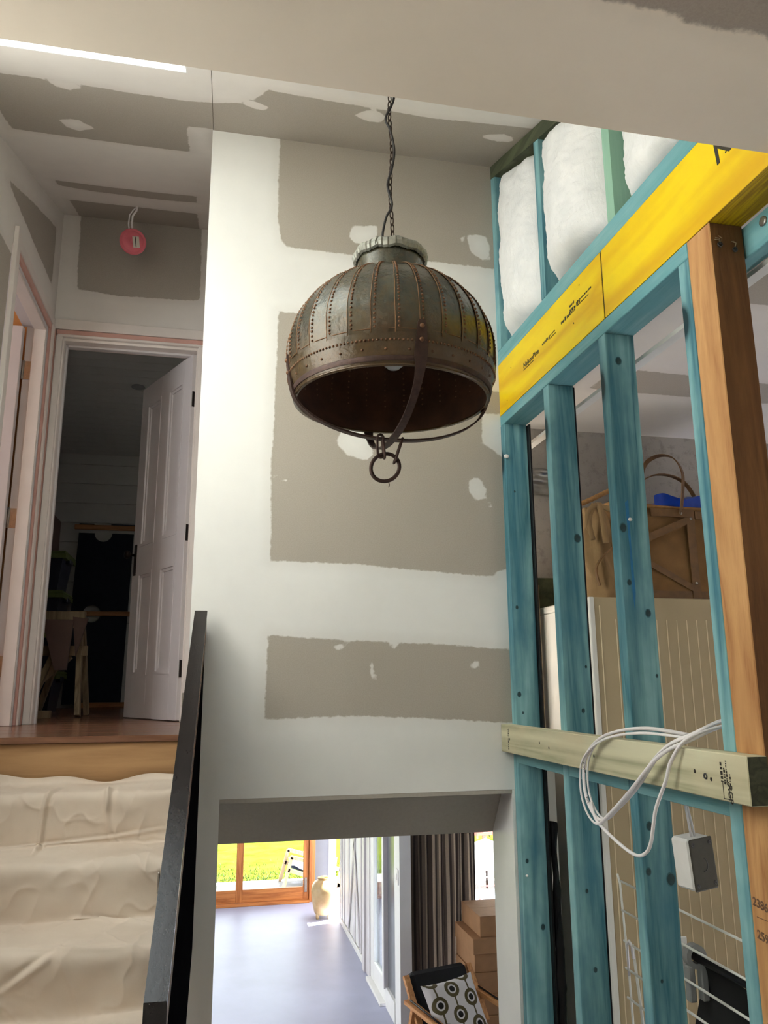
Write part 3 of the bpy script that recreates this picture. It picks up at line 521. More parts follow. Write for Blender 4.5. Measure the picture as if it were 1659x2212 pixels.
# navy hanging with battens
nh = thing('wall_hanging', 'long navy cloth hanging with three timber battens and round cutouts', 'hanging', (-1.0, 7.58, ZU))
def sheet(name, outline, hole, y, parent):
    # polygon with a circular bite or hole, filled by bmesh triangulation, given thickness
    import bmesh
    bm = bmesh.new(); ov = [bm.verts.new((x, y, z)) for x, z in outline]; es = [bm.edges.new((ov[k], ov[(k+1) % len(ov)])) for k in range(len(ov))]
    if hole:
        hv = [bm.verts.new((hole[0]+hole[2]*math.cos(a), y, hole[1]+hole[2]*math.sin(a))) for a in [2*math.pi*k/28 for k in range(28)]]
        es += [bm.edges.new((hv[k], hv[(k+1) % 28])) for k in range(28)]
    bmesh.ops.triangle_fill(bm, use_beauty=True, edges=es)
    r_ = bmesh.ops.extrude_face_region(bm, geom=bm.faces[:]); bmesh.ops.translate(bm, vec=(0, .004, 0), verts=[v for v in r_['geom'] if isinstance(v, bmesh.types.BMVert)])
    bmesh.ops.recalc_face_normals(bm, faces=bm.faces)
    me = bpy.data.meshes.new(name); bm.to_mesh(me); bm.free(); me.materials.append(M['navy']); o = bpy.data.objects.new(name, me); COL.objects.link(o); return part(o, parent)
arc = [(-1.045+.078*math.cos(a), 2.945+.078*math.sin(a)) for a in [math.pi*(1+k/14) for k in range(15)]]
sheet('cloth_panel', [(-1.262, 2.945)]+arc+[(-.775, 2.945), (-.80, 1.40), (-1.30, 1.40)], (-1.10, 2.20, .078), 7.60, nh)
for nm, q in (('batten', (-1.300, -.725, 7.575, 7.60, 2.975, 3.02)), ('batten', (-1.345, -.720, 7.57, 7.60, 2.18, 2.222)), ('batten', (-1.13, -.70, 7.57, 7.60, ZU+.001, ZU+.045))):
    b = B(); b.bbox(*q, .003); part(b.build(nm, M['batten']), nh)
for x0, x1 in ((-1.26, -1.13), (-.98, -.76)): b = B(); b.box(x0, x1, 7.58, 7.60, 3.02, 3.03); part(b.build('top_hem', M['navy']), nh)
# storage tubs, cartons, sawhorse, bottle
def tub(x, y, z, W_, D_, H_, label):
    t_ = thing('storage_tub', label, 'tub', (x, y, z), 'stacked storage tubs in the bedroom'); b = B()
    vs = [(-W_/2*.88, -D_/2*.88, 0), (W_/2*.88, -D_/2*.88, 0), (W_/2*.88, D_/2*.88, 0), (-W_/2*.88, D_/2*.88, 0), (-W_/2, -D_/2, H_), (W_/2, -D_/2, H_), (W_/2, D_/2, H_), (-W_/2, D_/2, H_)]
    b.add(vs, [(0,1,2,3),(4,5,6,7),(0,1,5,4),(1,2,6,5),(2,3,7,6),(3,0,4,7)])
    for q in (-.3, -.1, .1, .3): b.box(W_*q-.012, W_*q+.012, -D_/2*.97, -D_/2*.9, .03, H_-.05)
    b.build('body', M['tub'], t_); b = B(); b.bbox(-W_/2-.02, W_/2+.02, -D_/2-.02, D_/2+.02, H_, H_+.02, .006); b.box(-W_/2-.022, W_/2+.022, -D_/2-.022, D_/2+.022, H_-.035, H_-.002); b.build('lid', M['lime'], t_)
    b = B(); b.bbox(W_/2-.01, W_/2+.03, -.06, .06, H_-.06, H_-.02, .006); b.build('handle', M['tub'], t_)
for z, l in ((ZU, 'dark storage tub on the floor, lowest of the stack'), (ZU+.296, 'dark storage tub with lime lid, second from the floor'), (ZU+.592, 'dark storage tub with lime lid, just under the topmost tub'), (ZU+.888, 'dark storage tub with lime lid, topmost of the stack')):
    tub(-1.415, 6.45, z, .56, .40, .275, l)
cb = thing('cardboard_carton', 'brown carton on top of the dark storage tubs', 'box', (-1.37, 6.42, ZU+1.185)); b = B(); b.bbox(-.2, .14, -.16, .16, 0, .30, .02); b.build('body', M['brown_box'], cb); b = B(); b.box(.05, .054, -.1605, -.160, .09, .19); b.build('strap_mark', M['label'], cb)
sh = thing('sawhorse', 'pale timber sawhorse with splayed legs in the dark bedroom', 'sawhorse', (-.93, 5.35, ZU))
def bar(b, p, q, w_, t_): b.strap([p, q], w_, t_, (0,1,0) if abs(Vector(q)[0]-Vector(p)[0])+abs(Vector(q)[2]-Vector(p)[2]) > .02 else (1,0,0)); return b
for nm, p, q, w_, t_ in (('leg', (-.16,-.16,.01), (.02,-.03,.56), .06, .03), ('leg', (.14,-.16,.01), (.10,-.03,.56), .06, .03), ('leg', (-.16,.2,.01), (.02,.06,.56), .06, .03), ('leg', (.14,.2,.01), (.10,.06,.56), .06, .03), ('beam', (-.6,.01,.6), (.12,.01,.6), .05, .10), ('brace', (-.4,-.08,.40), (.16,-.08,.40), .03, .06), ('brace', (-.25,-.08,.1), (.05,-.06,.38), .03, .07)):
    bar(B(), p, q, w_, t_).build(nm, M['sawhorse'], sh)
b = B(); b.bbox(-.08, .10, -.2, -.12, 0, .045, .003); tag(b.build('timber_block', M['sawhorse'], None, Matrix.Translation((-1.03, 5.27, ZU+.0005))), 'small timber block on the floor under the sawhorse', 'block')
sp_ = thing('timber_offcut', 'brown tapered boards leaning against the front of the sawhorse', 'offcut', (-.90, 5.34, ZU+.50)); b = B(); b.prism([(-.12, .08), (.06, .08), (.04, -.22), (-.03, -.22)], -.23, -.205, 'y'); b.build('board', M['brown_box'], sp_)
b = B(); b.prism([(.05, .1), (.14, .09), (.08, -.14)], -.20, -.185, 'y'); b.build('board', M['brown_box'], sp_)
b = B(); b.lathe([(0,0),(.10,0),(.115,.03),(.115,.26),(.09,.34),(.035,.42),(.03,.58),(.045,.60),(.04,.605),(.026,.59),(0,.59)], (-1.24, 5.05, ZU), 24); tag(b.build('glass_demijohn', M['bottle']), 'tall dull green bottle standing in the dark doorway', 'bottle')
b = B(); b.tube([(-1.42,5.6,ZU+.72), (-1.20,5.55,ZU+.80)], .02, 8); tag(b.build('tool_handle', M['orange']), 'orange tool handle sticking out by the storage tubs', 'handle')
b = B(); b.tube([(-1.20,4.75,ZU+.075), (-1.06,4.72,ZU+.03)], .025, 8); tag(b.build('tool_handle', M['orange']), 'orange tool handle on the floor by the bottle', 'handle')
# pink disc on its cable
pdx, pdy, pdz = -.503, 3.971, 3.853
pk = thing('ceiling_cable_cover', 'round pink plastic cover dangling from a white cable in the hall', 'cover', (pdx, pdy, pdz), rz=math.radians(14)); T = Matrix.Rotation(math.radians(90+12), 4, 'X')
b = B(); b.lathe([(0,-.022),(.050,-.022),(.064,-.016),(.068,-.006),(.068,.008),(.062,.014),(.058,.010),(.052,.013),(.045,.019),(.016,.020),(.0155,.018),(.0145,.018),(.014,.020),(0,.021)], n=40); b.build('disc', M['pink_disc'], pk, T)
b = B(); b.bbox(-.004,.030,-.036,.022,.0195,.0225,.001); lb = b.build('sticker', M['label'], pk, T @ Matrix.Rotation(.18, 4, 'Z')); b = B(); b.box(.0085,.0125,-.034,.020,.0222,.0230); b.build('stripe', M['ink'], lb)
for k, (dx, c) in enumerate(((-.022, .018), (-.008, .006), (-.004, .0))):
    b = B(); b.tube([(dx+c*0, .002, .062), (dx-.006, .002, .10), (dx-.004, .0, .15), (dx+.014, -.002, .185), (.014, 0, Z0+SL*pdy-pdz+.004)], .0032, 8); b.build('cable', M['cable'], pk)
# ------------------------------------------------------------------ canvas sheet over the stairs
def drop_cloth():
    path = [(3.224, 1.232), (3.221, 1.212)]
    for k in range(1, 7):
        yn = 3.23-.245*k; zt = ZU-.175*k
        path += [(yn+.235, zt+.012), (yn+.12, zt+.010), (yn-.012, zt+.008), (yn-.026, zt-.014), (yn-.018, zt-.08), (yn-.010, zt-.155)]
    P = np.array(path); d = np.r_[0, np.cumsum(np.hypot(*np.diff(P, axis=0).T))]; n = 560; s = np.linspace(0, d[-1], n)
    Y = np.interp(s, d, P[:, 0]); Z = np.interp(s, d, P[:, 1])
    ker = np.exp(-np.linspace(-2, 2, 17)**2); ker /= ker.sum()
    Yp = np.convolve(np.pad(Y, 8, 'edge'), ker, 'valid'); Zp = np.convolve(np.pad(Z, 8, 'edge'), ker, 'valid')
    nx = 260; xs = np.linspace(XL+.005, -.105, nx); XX, SS = np.meshgrid(xs, s); YY = np.repeat(Yp[:, None], nx, 1); ZZ = np.repeat(Zp[:, None], nx, 1)
    ty = np.gradient(Yp); tz = np.gradient(Zp); ln = np.hypot(ty, tz); ny, nz = (tz/ln)[:, None]*1.0, (-ty/ln)[:, None]*1.0
    q = np.c_[XX.ravel(), SS.ravel()]
    w1 = fbm(q*[3.2, 4.2], 3, 1).reshape(XX.shape); w2 = fbm(np.c_[q[:, 0]*9+q[:, 1]*5, q[:, 1]*8-q[:, 0]*4], 3, 2).reshape(XX.shape); w3 = fbm(q*[26, 22], 2, 5).reshape(XX.shape)
    ridge = (1-np.abs(fbm(np.c_[q[:, 0]*5.0+q[:, 1]*3.2, q[:, 1]*4.5-q[:, 0]*3.1], 3, 9)).reshape(XX.shape))**9
    ridge2 = (1-np.abs(fbm(np.c_[q[:, 0]*6.5-q[:, 1]*2.2, q[:, 1]*6+q[:, 0]*2.6], 2, 21)).reshape(XX.shape))**12
    D = .012*w1 + .005*w2 + .0009*w3 + .0045*ridge**1.3 + .0035*ridge2**1.3
    def crease(x0, s0, x1, s1, amp, wd, bend=0):          # pinched fold running from (x0,s0) to (x1,s1)
        ex, es = x1-x0, s1-s0; L2 = ex*ex+es*es; tt = ((XX-x0)*ex+(SS-s0)*es)/L2; dist = ((XX-x0)*es-(SS-s0)*ex)/math.sqrt(L2) + bend*np.sin(np.pi*np.clip(tt, 0, 1))
        return amp*np.exp(-(dist/wd)**2)*np.clip(np.sin(np.pi*np.clip(tt, 0, 1)), 0, 1)**.6 - amp*.7*np.exp(-((dist-wd*1.6)/wd)**2)*np.clip(np.sin(np.pi*np.clip(tt, 0, 1)), 0, 1)
    D += crease(-.50, .14, -.535, .62, .012, .008, .02) + crease(-.95, .47, -.10, .40, .006, .006, .01) + crease(-.34, .16, -.33, .40, .010, .010) + crease(-.9, .40, -.66, .20, .008, .012)
    D += crease(-.40, .86, -.10, .98, .008, .012, -.02) + crease(-.55, 1.08, -.16, 1.12, .007, .007, .015) + crease(-.9, 1.0, -.62, .90, .007, .008) + crease(-.22, 1.36, -.20, 1.56, .014, .014) + crease(-.60, 1.34, -.61, 1.5, .012, .009) + crease(-.52, 1.22, -.38, 1.12, .010, .010)
    top = .012*np.sin((xs+.9)*9)+.008*np.sin((xs+.3)*23)
    fade = np.clip(SS/.06, 0, 1); YY = YY + ny*(D*fade+.004); ZZ = ZZ + nz*(D*fade) + (1-np.clip(SS/.05, 0, 1))*top[None, :]
    # hold the sheet clear of the steps
    V = np.c_[XX.ravel(), YY.ravel(), ZZ.ravel()]; me = bpy.data.meshes.new('drop_cloth'); idx = np.arange(n*nx).reshape(n, nx)
    F = np.c_[idx[:-1, :-1].ravel(), idx[:-1, 1:].ravel(), idx[1:, 1:].ravel(), idx[1:, :-1].ravel()]
    me.from_pydata(V.tolist(), [], F.tolist()); me.polygons.foreach_set('use_smooth', [True]*len(F)); me.materials.append(M['cloth']); me.update()
    o = bpy.data.objects.new('drop_cloth', me); COL.objects.link(o); return tag(o, 'creased beige canvas drop cloth draped down the stair treads', 'drop cloth')
drop_cloth()
# ------------------------------------------------------------------ balustrade board beside the stairs
A0, A1 = Vector((-.0455, 2.655, 1.792)), Vector((-.0755, 1.567, 1.017))   # top centre line: upper and lower end
dirv = (A1-A0).normalized(); sidev = Vector((-dirv.y, dirv.x, 0)).normalized()*-1; upv = sidev.cross(dirv).normalized()
if upv.z < 0: upv = -upv
hr = thing('stair_balustrade', 'sloping dark stained timber handrail with a black panel beneath', 'handrail', (-.06, 2.1, 0))
def slab(p, q, w_, h0, h1, m, nm):
    b = B(); S = sidev*w_/2; dn = Vector((0,0,1)); vs = []
    for e in (p, q):
        vs += [e+S-dn*h0, e-S-dn*h0, e-S-dn*h1, e+S-dn*h1]
    b.add(vs, [(0,1,2,3),(4,7,6,5),(0,4,5,1),(1,5,6,2),(2,6,7,3),(3,7,4,0)]); return part(b.build(nm, M[m]), hr)
slab(A0, A1, .040, 0, .012, 'rail_dark', 'handrail_cap'); slab(A0, A1, .0385, .0121, .085, 'rail_ply', 'handrail_edge')
ext = (A1-A0)*.55
slab(A0+Vector((.004,.044,.03)), A1, .024, .0851, 1.05, 'black_paint', 'infill_panel')
b = B(); b.box(-.5, .5, 0, .004, -.05, .0); eb = A1+dirv*.0; S = sidev*.02
b = B(); b.add([eb+S-Vector((0,0,.0002)), eb-S-Vector((0,0,.0002)), eb-S-Vector((0,.0,.09)), eb+S-Vector((0,0,.09))]+[v+Vector((0,-.004,0)) for v in (eb+S, eb-S, eb-S-Vector((0,0,.09)), eb+S-Vector((0,0,.09)))], [(0,1,2,3),(4,5,6,7),(0,1,5,4),(1,2,6,5),(2,3,7,6),(3,0,4,7)]); part(b.build('end_cap', M['rail_dark']), hr)
for k, tq in enumerate((.32, .78)):
    p_ = A0+(A1-A0)*tq; b = B(); b.bbox(-.004, 0, -.008, .008, -.05, -.01, .001); part(b.build('bracket', M['steel'], None, Matrix.Translation(p_-sidev*.0 + Vector((-.022, 0, 0)))), hr)
# ------------------------------------------------------------------ stud wall
wr = thing('wall_right', 'open blue treated stud frame wall on the right', 'stud wall', kind='structure')
sb = B(); sb.bbox(XR, XR+.088, 0, .040, .046, 2.504, .0015); s0 = sb.build('stud', M['blue'], wr, Matrix.Translation((0, 2.6605, 0)))
for y in (2.257, 1.8685, 1.4655): copy_part(s0, wr, Matrix.Translation((0, y, 0)))
def tb(nm, q, m, par=wr, bv=.0015): b = B(); b.bbox(*q, bv); return b.build(nm, M[m], par)
tb('top_plate', (XR, XR+.09, 1.4655, 2.699, 2.5045, 2.544), 'blue_y'); tb('bottom_plate', (XR, XR+.09, 1.3, 2.699, .0005, .0455), 'blue_y')
for y0, y1 in ((2.2975, 2.660), (1.909, 2.2565), (1.506, 1.868)): tb('nogging', (XR+.0005, XR+.088, y0, y1, 1.287, 1.327), 'blue_y')
tb('upper_plate', (XR, XR+.09, 0.2, 2.699, 2.7495, 2.806), 'blue_y')
zc = lambda y: Z0+SL*y
for y, m in ((2.66, 'blue'), (2.232, 'blue'), (1.770, 'mint'), (1.32, 'blue')):
    b = B(); b.prism([(y, 2.807), (y+.040, 2.807), (y+.040, zc(y+.04)-.058), (y, zc(y)-.058)], XR+(.0 if m == 'blue' else .002), XR+.088, 'x'); b.build('upper_stud', M[m], wr)
b = B(); b.prism([(1.19, zc(1.19)-.057), (2.699, zc(2.699)-.057), (2.699, zc(2.699)-.002), (1.19, zc(1.19)-.002)], XR-.001, XR+.09, 'x'); b.build('raking_plate', M['green_dark'], wr)
shell('wall_upper_lining', [(XR+.095, XR+.12, 1.1, 2.8, 2.6, 3.75)], M['white'], 'lining behind the insulation in the upper stud frame', 'wall')
b = B(); b.bbox(XR+.0885, XR+.096, 2.640, 2.6985, .05, 2.5, .001); tag(b.build('building_paper', M['black_plastic']), 'black building paper edge beside the corner stud', 'building paper')
# wrinkled black plastic low beside the corner stud
b = B(); P_ = np.array([(i/8, j/90) for j in range(91) for i in range(9)]); n_ = fbm(P_*[2, 14], 4, 31); b.add([(XR+.099+.010*n_[k]+.012*u, 2.652-.04*u, .05+1.05*v) for k, (u, v) in enumerate(P_)], [(j*9+i, j*9+i+1, j*9+i+10, j*9+i+9) for j in range(90) for i in range(8)], True); tag(b.build('plastic_sheet', M['black_plastic']), 'crumpled black plastic hanging behind the corner stud', 'plastic')
b = B(); b.bbox(XR+.0885, XR+.0935, 2.258, 2.296, .05, 2.5, .001); tag(b.build('building_paper', M['black_plastic']), 'black building paper edge behind the second stud from the corner', 'building paper')
# knots, screws and nail heads on the frame
M['knot'] = simple('pine_knot', (30,62,66), .6, 0, .35, 60); M['knot_halo'] = simple('pine_knot_halo', (56,108,118), .6, 0, .25, 40); M['dye'] = simple('blue_dye', (30,112,164), .6, 0, .2, 30)
for yy, ks in ((1.8685, ((1.044, 1.952, .011), (1.050, 1.807, .007), (1.097, 1.728, .009), (1.066, 2.424, .010), (1.056, 1.21, .009), (1.045, 1.107, .008), (1.104, 1.087, .013), (1.108, 1.569, .004), (1.059, .867, .004))), (2.257, ((1.101, 1.996, .012), (1.087, 1.472, .006), (1.104, 1.601, .004), (1.066, .974, .005), (1.078, .769, .006))), (2.6605, ((1.06, 2.243, .004), (1.05, 1.818, .006), (1.045, 1.516, .008), (1.056, 1.454, .004), (1.048, .975, .006), (1.094, .77, .008)))):
    for x, z, r in ks:
        r *= .78; x = min(x, XR+.086-r*1.3); T_ = Matrix.Translation((x, yy-.0001, z)) @ Matrix.Rotation(R90, 4, 'X')
        b = B(); b.lathe([(0, .0003), (r*1.1, .0003), (r*1.25, 0)], n=18); hal = b.build('knot_halo', M['knot_halo'], wr, T_ @ Matrix.Diagonal((1, 1.35, 1, 1)))
        b = B(); b.lathe([(0, .0009), (r*.8, .0008), (r, .0003)], n=16); b.build('knot', M['knot'], hal)
b = B(); b.prism([(1.054, 2.02), (1.064, 2.03), (1.063, 1.90), (1.066, 1.78), (1.060, 1.735), (1.057, 1.78), (1.058, 1.90)], 1.8680, 1.8684, 'y'); b.build('dye_streak', M['dye'], wr)
# white filler blobs stuck to studs
for (x, y, z, s, l) in ((1.031, 2.655, 2.375, .010, 'dab of white filler on the corner stud near its top'), (1.065, 1.867, 1.975, .006, 'dab of white filler on the face of the third stud'), (1.045, 2.659, .93, .005, 'tiny white filler drip low on the corner stud')):
    b = B(); b.ball((x, y, z), s, 10, 6, (1, .7, .8)); tag(b.build('filler_dab', M['white']), l, 'filler')
# ---- LVL beam
bmn = thing('lvl_beam', 'bright yellow laminated timber beam above the studs, cut in two lengths', 'beam', (XR, 1.86, 2.545))
for y0, y1 in ((1.8640, 2.699), (-.5, 1.8570)):
    b = B(); b.box(XR, XR+.084, y0, y1, 2.545, 2.749); part(b.build('beam_length', M['yellow']), bmn)
b = B(); b.box(XR+.0015, XR+.08, 1.8571, 1.8639, 2.546, 2.748); part(b.build('joint', M['ink']), bmn)
b = B(); b.box(XR+.0004, XR+.0836, -.5, 1.4645, 2.5435, 2.5449); part(b.build('laminated_underside', M['yellow_edge']), bmn)
def text(s, size, parent, mtx, m='ink', name='printed_mark', sx=1.0):
    cu = bpy.data.curves.new('t', 'FONT'); cu.body = s; cu.size = size; cu.extrude = .0001; cu.offset = size*.022; o = bpy.data.objects.new('t', cu); COL.objects.link(o)
    dg = bpy.context.evaluated_depsgraph_get(); me = bpy.data.meshes.new_from_object(o.evaluated_get(dg)); bpy.data.objects.remove(o); bpy.data.curves.remove(cu)
    me.materials.clear(); me.materials.append(M[m]); q = bpy.data.objects.new(name, me); COL.objects.link(q)
    q.matrix_world = mtx @ Matrix.Scale(sx, 4, (1,0,0)); return part(q, parent) if parent else q
def face_mx(x, y, z, tilt=0):                          # text on a face looking to -X, reading towards the viewer (-Y)
    return Matrix.Translation((x, y, z)) @ Matrix(((0,0,-1,0),(-1,0,0,0),(0,1,0,0),(0,0,0,1))) @ Matrix.Rotation(tilt, 4, 'Z')
text('NelsonPine', .026, bmn, face_mx(XR-.0006, 2.452, 2.638), sx=1.15); 
def small_print(parent, x, y0, z0, n, h, along='y', wmin=.3, wmax=1.2, name='printed_mark'):   # print too fine to read: a row of tiny dashes
    b = B(); p = 0
    for k in range(n):
        w_ = h*random.uniform(wmin, wmax); hh = h*random.uniform(.55, 1)
        if along == 'y': b.box(x-.0002, x+.0001, y0-p-w_, y0-p, z0, z0+hh)
        else: b.box(x-.0002, x+.0001, y0-hh, y0, z0-p-w_, z0-p)
        p += w_+h*random.uniform(.15, .5)
    o = part(b.build(name, M['ink']), parent); o['kind'] = 'stuff'
small_print(bmn, XR-.0006, 2.285, 2.650, 7, .011); small_print(bmn, XR-.0006, 2.225, 2.656, 9, .005); small_print(bmn, XR-.0006, 2.225, 2.646, 12, .004)
small_print(bmn, XR-.0006, 2.135, 2.655, 8, .013); small_print(bmn, XR-.0006, 2.07, 2.664, 5, .012); small_print(bmn, XR-.0006, 2.07, 2.680, 4, .012); small_print(bmn, XR-.0006, 2.02, 2.672, 14, .006); small_print(bmn, XR-.0006, 2.02, 2.660, 16, .004); small_print(bmn, XR-.0006, 2.452, 2.629, 16, .005)
text('N', .075, bmn, face_mx(XR-.0006, 1.335, 2.650, .1)); 
b = B()
for y, z in ((2.62,2.58), (2.57,2.69), (2.05, 2.62), (2.0,2.72), (1.30, 2.66)): b.dome((XR, y, z), (-1,0,0), .003, .0008, 8)
part(b.build('nail_head', M['ink']), bmn)
# ---- post
po = thing('timber_post', 'rough sawn brown post holding up the yellow beam', 'post', (XR, 1.38, 0))
b = B(); b.bbox(XR, XR+.083, 1.380, 1.4648, .0005, 2.543, .002); pb_ = part(b.build('post_body', M['post']), po); pb_.data.materials.append(M['post_old_shaded'])
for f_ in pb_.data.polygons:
    if f_.normal.x > -.5: f_.material_index = 1                # one freshly sawn face, the others weathered with painted-in shade
for k, (dx, dz) in enumerate(((.022, 2.490), (.058, 2.482))):
    b = B(); b.lathe([(0,0),(.0062,0),(.006,.003),(.003,.003),(.0025,.001),(0,.001)], n=12); sc_ = part(b.build('screw', M['nail'], None, Matrix.Translation((XR+dx, 1.3798, dz)) @ Matrix.Rotation(R90, 4, 'X')), po)
    for q in range(3):
        a = random.uniform(.4, 2.6); b = B(); b.tube([(XR+dx, 1.379, dz+.004), (XR+dx+.01*math.cos(a), 1.372, dz+.012*math.sin(a)), (XR+dx+.016*math.cos(a+.5), 1.374, dz+.018*math.sin(a+.3))], .0009, 5); part(b.build('wood_curl', M['sawhorse']), po)
text('2386', .022, po, face_mx(XR-.0006, 1.459, 1.135, -.1), 'pencil', 'pencil_mark'); text('2592', .022, po, face_mx(XR-.0006, 1.455, 1.078, -.1), 'pencil', 'pencil_mark')
b = B(); b.box(XR-.0007, XR-.0001, 1.405, 1.45, 1.115, 1.1162); part(b.build('pencil_mark', M['pencil']), po)
jb = tag(tb('ceiling_joist', (XR+.0855, XR+.13, .2, 1.45, 2.465, 2.540), 'blue_y', None), 'blue joist fixed along the back of the yellow beam', 'joist')
b = B(); b.lathe([(0,0),(.011,0),(.011,.003),(.007,.0035),(0,.0035)], n=16); tq = b.build('bolt_head', M['foil'], jb, Matrix.Translation((XR+.0854, 1.315, 2.515)) @ Matrix.Rotation(-R90, 4, 'Y'))
shell('trim_5', [(XR+.1305, XR+.16, .2, 2.9, 2.452, 2.464)], M['white'], 'raw plasterboard edge below the joist', 'plasterboard edge')
# ---- insulation
def batt(y0, y1, label, seed, bulge):
    b = B(); nu, nv = 44, 80; zb = 2.808
    P = np.array([(i/nu, j/nv) for j in range(nv+1) for i in range(nu+1)])
    n1 = fbm(P*[5, 8]+seed, 4, seed); n2 = fbm(P*[26, 40], 3, seed+3); n3 = fbm(np.c_[P[:, 1]*7, P[:, 0]*0], 3, seed+6); n4 = fbm(np.c_[P[:, 0]*6, P[:, 1]*0], 3, seed+9)
    def pos(k, back):
        u, v = P[k]; e = 1-abs(2*u-1)**6; ev = (1-abs(2*v-1)**10); tuft = max(0, v-.80)/.2
        yy = y0+(y1-y0)*u + (.012*n3[k])*(1 if abs(u-.5) > .35 else .2); ztop = zc(yy)-.062
        zz = zb+(ztop-zb)*v + (v > .97)*.008*n4[k]
        x = XR+.03 - (bulge*(.35+.65*math.sin(math.pi*min(1, u*1.0)))*e*ev) + (.012*n1[k]+.004*n2[k]+.022*tuft*n1[k])*1.0 + (1-e*ev)*.03
        yy = min(max(yy, y0-.004), y1+.004)
        return (min(x, XR+.09), yy, zz) if not back else (XR+.093, min(max(yy, y0), y1), zz)
    N_ = len(P); fr = [pos(k, False) for k in range(N_)]; F = [(j*(nu+1)+i, j*(nu+1)+i+1, (j+1)*(nu+1)+i+1, (j+1)*(nu+1)+i) for j in range(nv) for i in range(nu)]
    b.add(fr, F, True)
    rim = [i for i in range(nu+1)] + [j*(nu+1)+nu for j in range(1, nv+1)] + [nv*(nu+1)+i for i in range(nu-1, -1, -1)] + [j*(nu+1) for j in range(nv-1, 0, -1)]
    off = len(b.v); b.v += [pos(k, True) for k in rim]; R_ = len(rim)
    b.f += [(rim[k], rim[(k+1) % R_], off+(k+1) % R_, off+k) for k in range(R_)] + [tuple(off+k for k in range(R_))]; b.sm += [False]*(R_+1)
    return tag(b.build('insulation_batt', M['batt']), label, 'insulation', 'insulation batts in the upper frame')
batt(2.274, 2.658, 'white fluffy insulation batt in the bay at the wall corner', 1, .07); batt(1.812, 2.230, 'white fluffy insulation batt between the blue stud and the pale mint stud', 4, .085); batt(1.362, 1.755, 'white fluffy insulation batt at the yellow beam end beyond the mint stud', 8, .06)
# ---- rail timber, cable, junction box
rl = thing('rail_timber', 'pale green treated timber rail fixed across the studs at waist height', 'timber rail', (.985, 2.0, 1.325))
b = B(); b.bbox(.9855, 1.0292, 1.372, 2.694, 1.3250, 1.4155, .002); part(b.build('rail_body', M['green_wood']), rl)
b = B(); b.box(.987, 1.0285, 1.3712, 1.3719, 1.3265, 1.4140); part(b.build('end_grain', M['endgrain']), rl)
for y, z in ((2.615, 1.37), (2.36, 1.375), (2.29, 1.365), (2.0, 1.365), (1.545, 1.372), (1.49, 1.362)):
    b = B(); b.dome((.9855, y, z), (-1,0,0), .0042, .0008, 10); part(b.build('screw_hole', M['ink']), rl)
b = B(); b.lathe([(.0025,0),(.0065,0),(.006,.0015),(.0025,.0005)], n=14); part(b.build('washer', M['nail'], None, Matrix.Translation((.9853, 1.508, 1.366)) @ Matrix.Rotation(-R90, 4, 'Y')), rl)
stamp = face_mx(.9851, 1.442, 1.4, -R90)
text('RGP', .019, rl, face_mx(.9851, 1.437, 1.358, -R90), 'ink', 'stamp')
b = B()
for q in ((1.432, 1.4334, 1.330, 1.362), (1.4515, 1.453, 1.330, 1.362), (1.432, 1.453, 1.3295, 1.331), (1.432, 1.453, 1.361, 1.3625)): b.box(.9850, .9854, *q)
part(b.build('stamp_frame', M['ink']), rl)
for y_, z_, n_, h_ in ((1.457, 1.398, 5, .007), (1.4475, 1.388, 6, .006), (1.4395, 1.402, 9, .005), (1.4300, 1.378, 7, .005), (2.628, 1.402, 6, .006), (2.621, 1.404, 8, .004), (2.628, 1.372, 5, .008)): small_print(rl, .9853, y_, z_, n_, h_, 'z', name='stamp')
def smooth_path(pts, n=12, closed=False):
    P = [Vector(p) for p in pts]; out = []; N_ = len(P)
    for k in range(N_ if closed else N_-1):
        p0, p1, p2, p3 = (P[k-1] if closed or k else P[0]), P[k % N_], P[(k+1) % N_], P[(k+2) % N_ if closed else min(k+2, N_-1)]
        for j in range(n):
            t_ = j/n; out.append(.5*((2*p1)+(p2-p0)*t_+(2*p0-5*p1+4*p2-p3)*t_*t_+(3*p1-p0-3*p2+p3)*t_**3))
    if not closed: out.append(P[-1])
    return out
cc = thing('cable_coil', 'loose coil of white cable looped over the green rail', 'cable', (.97, 1.8, 1.42))
base = [(1.16,1.53,1.478), (1.075,1.55,1.474), (1.01,1.565,1.448), (.972,1.635,1.409), (.966,1.75,1.317), (.966,1.845,1.259), (.966,1.921,1.222), (.966,1.979,1.246), (.967,2.006,1.299), (.970,1.988,1.37), (.985,1.917,1.424), (1.02,1.797,1.446), (1.07,1.693,1.436)]
for k in range(3):
    off = [Vector((-.006*k, (.010*k if 3 < i < 10 else 0), (-.007*k if i < 8 else -.006*k) + (.004 if k == 1 else 0)))*(1 if 0 < i < 12 else .6) for i in range(len(base))]
    b = B(); b.tube(smooth_path([Vector(p)+o for p, o in zip(base, off)], 10), .0042, 8, flat=(1, .62) if k != 1 else (.7, 1)); part(b.build('strand', M['cable']), cc)
b = B(); b.tube(smooth_path([(.958,1.975,1.255), (.956,1.946,1.216), (.958,1.856,1.184), (.960,1.775,1.168), (.960,1.728,1.178), (.960,1.697,1.207), (.960,1.667,1.279), (.962,1.62,1.345), (.968,1.60,1.390), (.990,1.565,1.437), (1.07,1.545,1.462), (1.15,1.53,1.47)], 10), .0040, 8); part(b.build('strand', M['cable']), cc)
text('E W/L', .012, cc, face_mx(.949, 1.9905, 1.352, -1.45), 'ink', 'cable_writing'); text('3DL', .011, cc, face_mx(.949, 1.982, 1.268, -1.2), 'ink', 'cable_writing')
jx = thing('junction_box', 'small white plastic junction box hanging from a cable below the rail', 'junction box', (1.112, 1.76, 1.092), rz=math.radians(10))
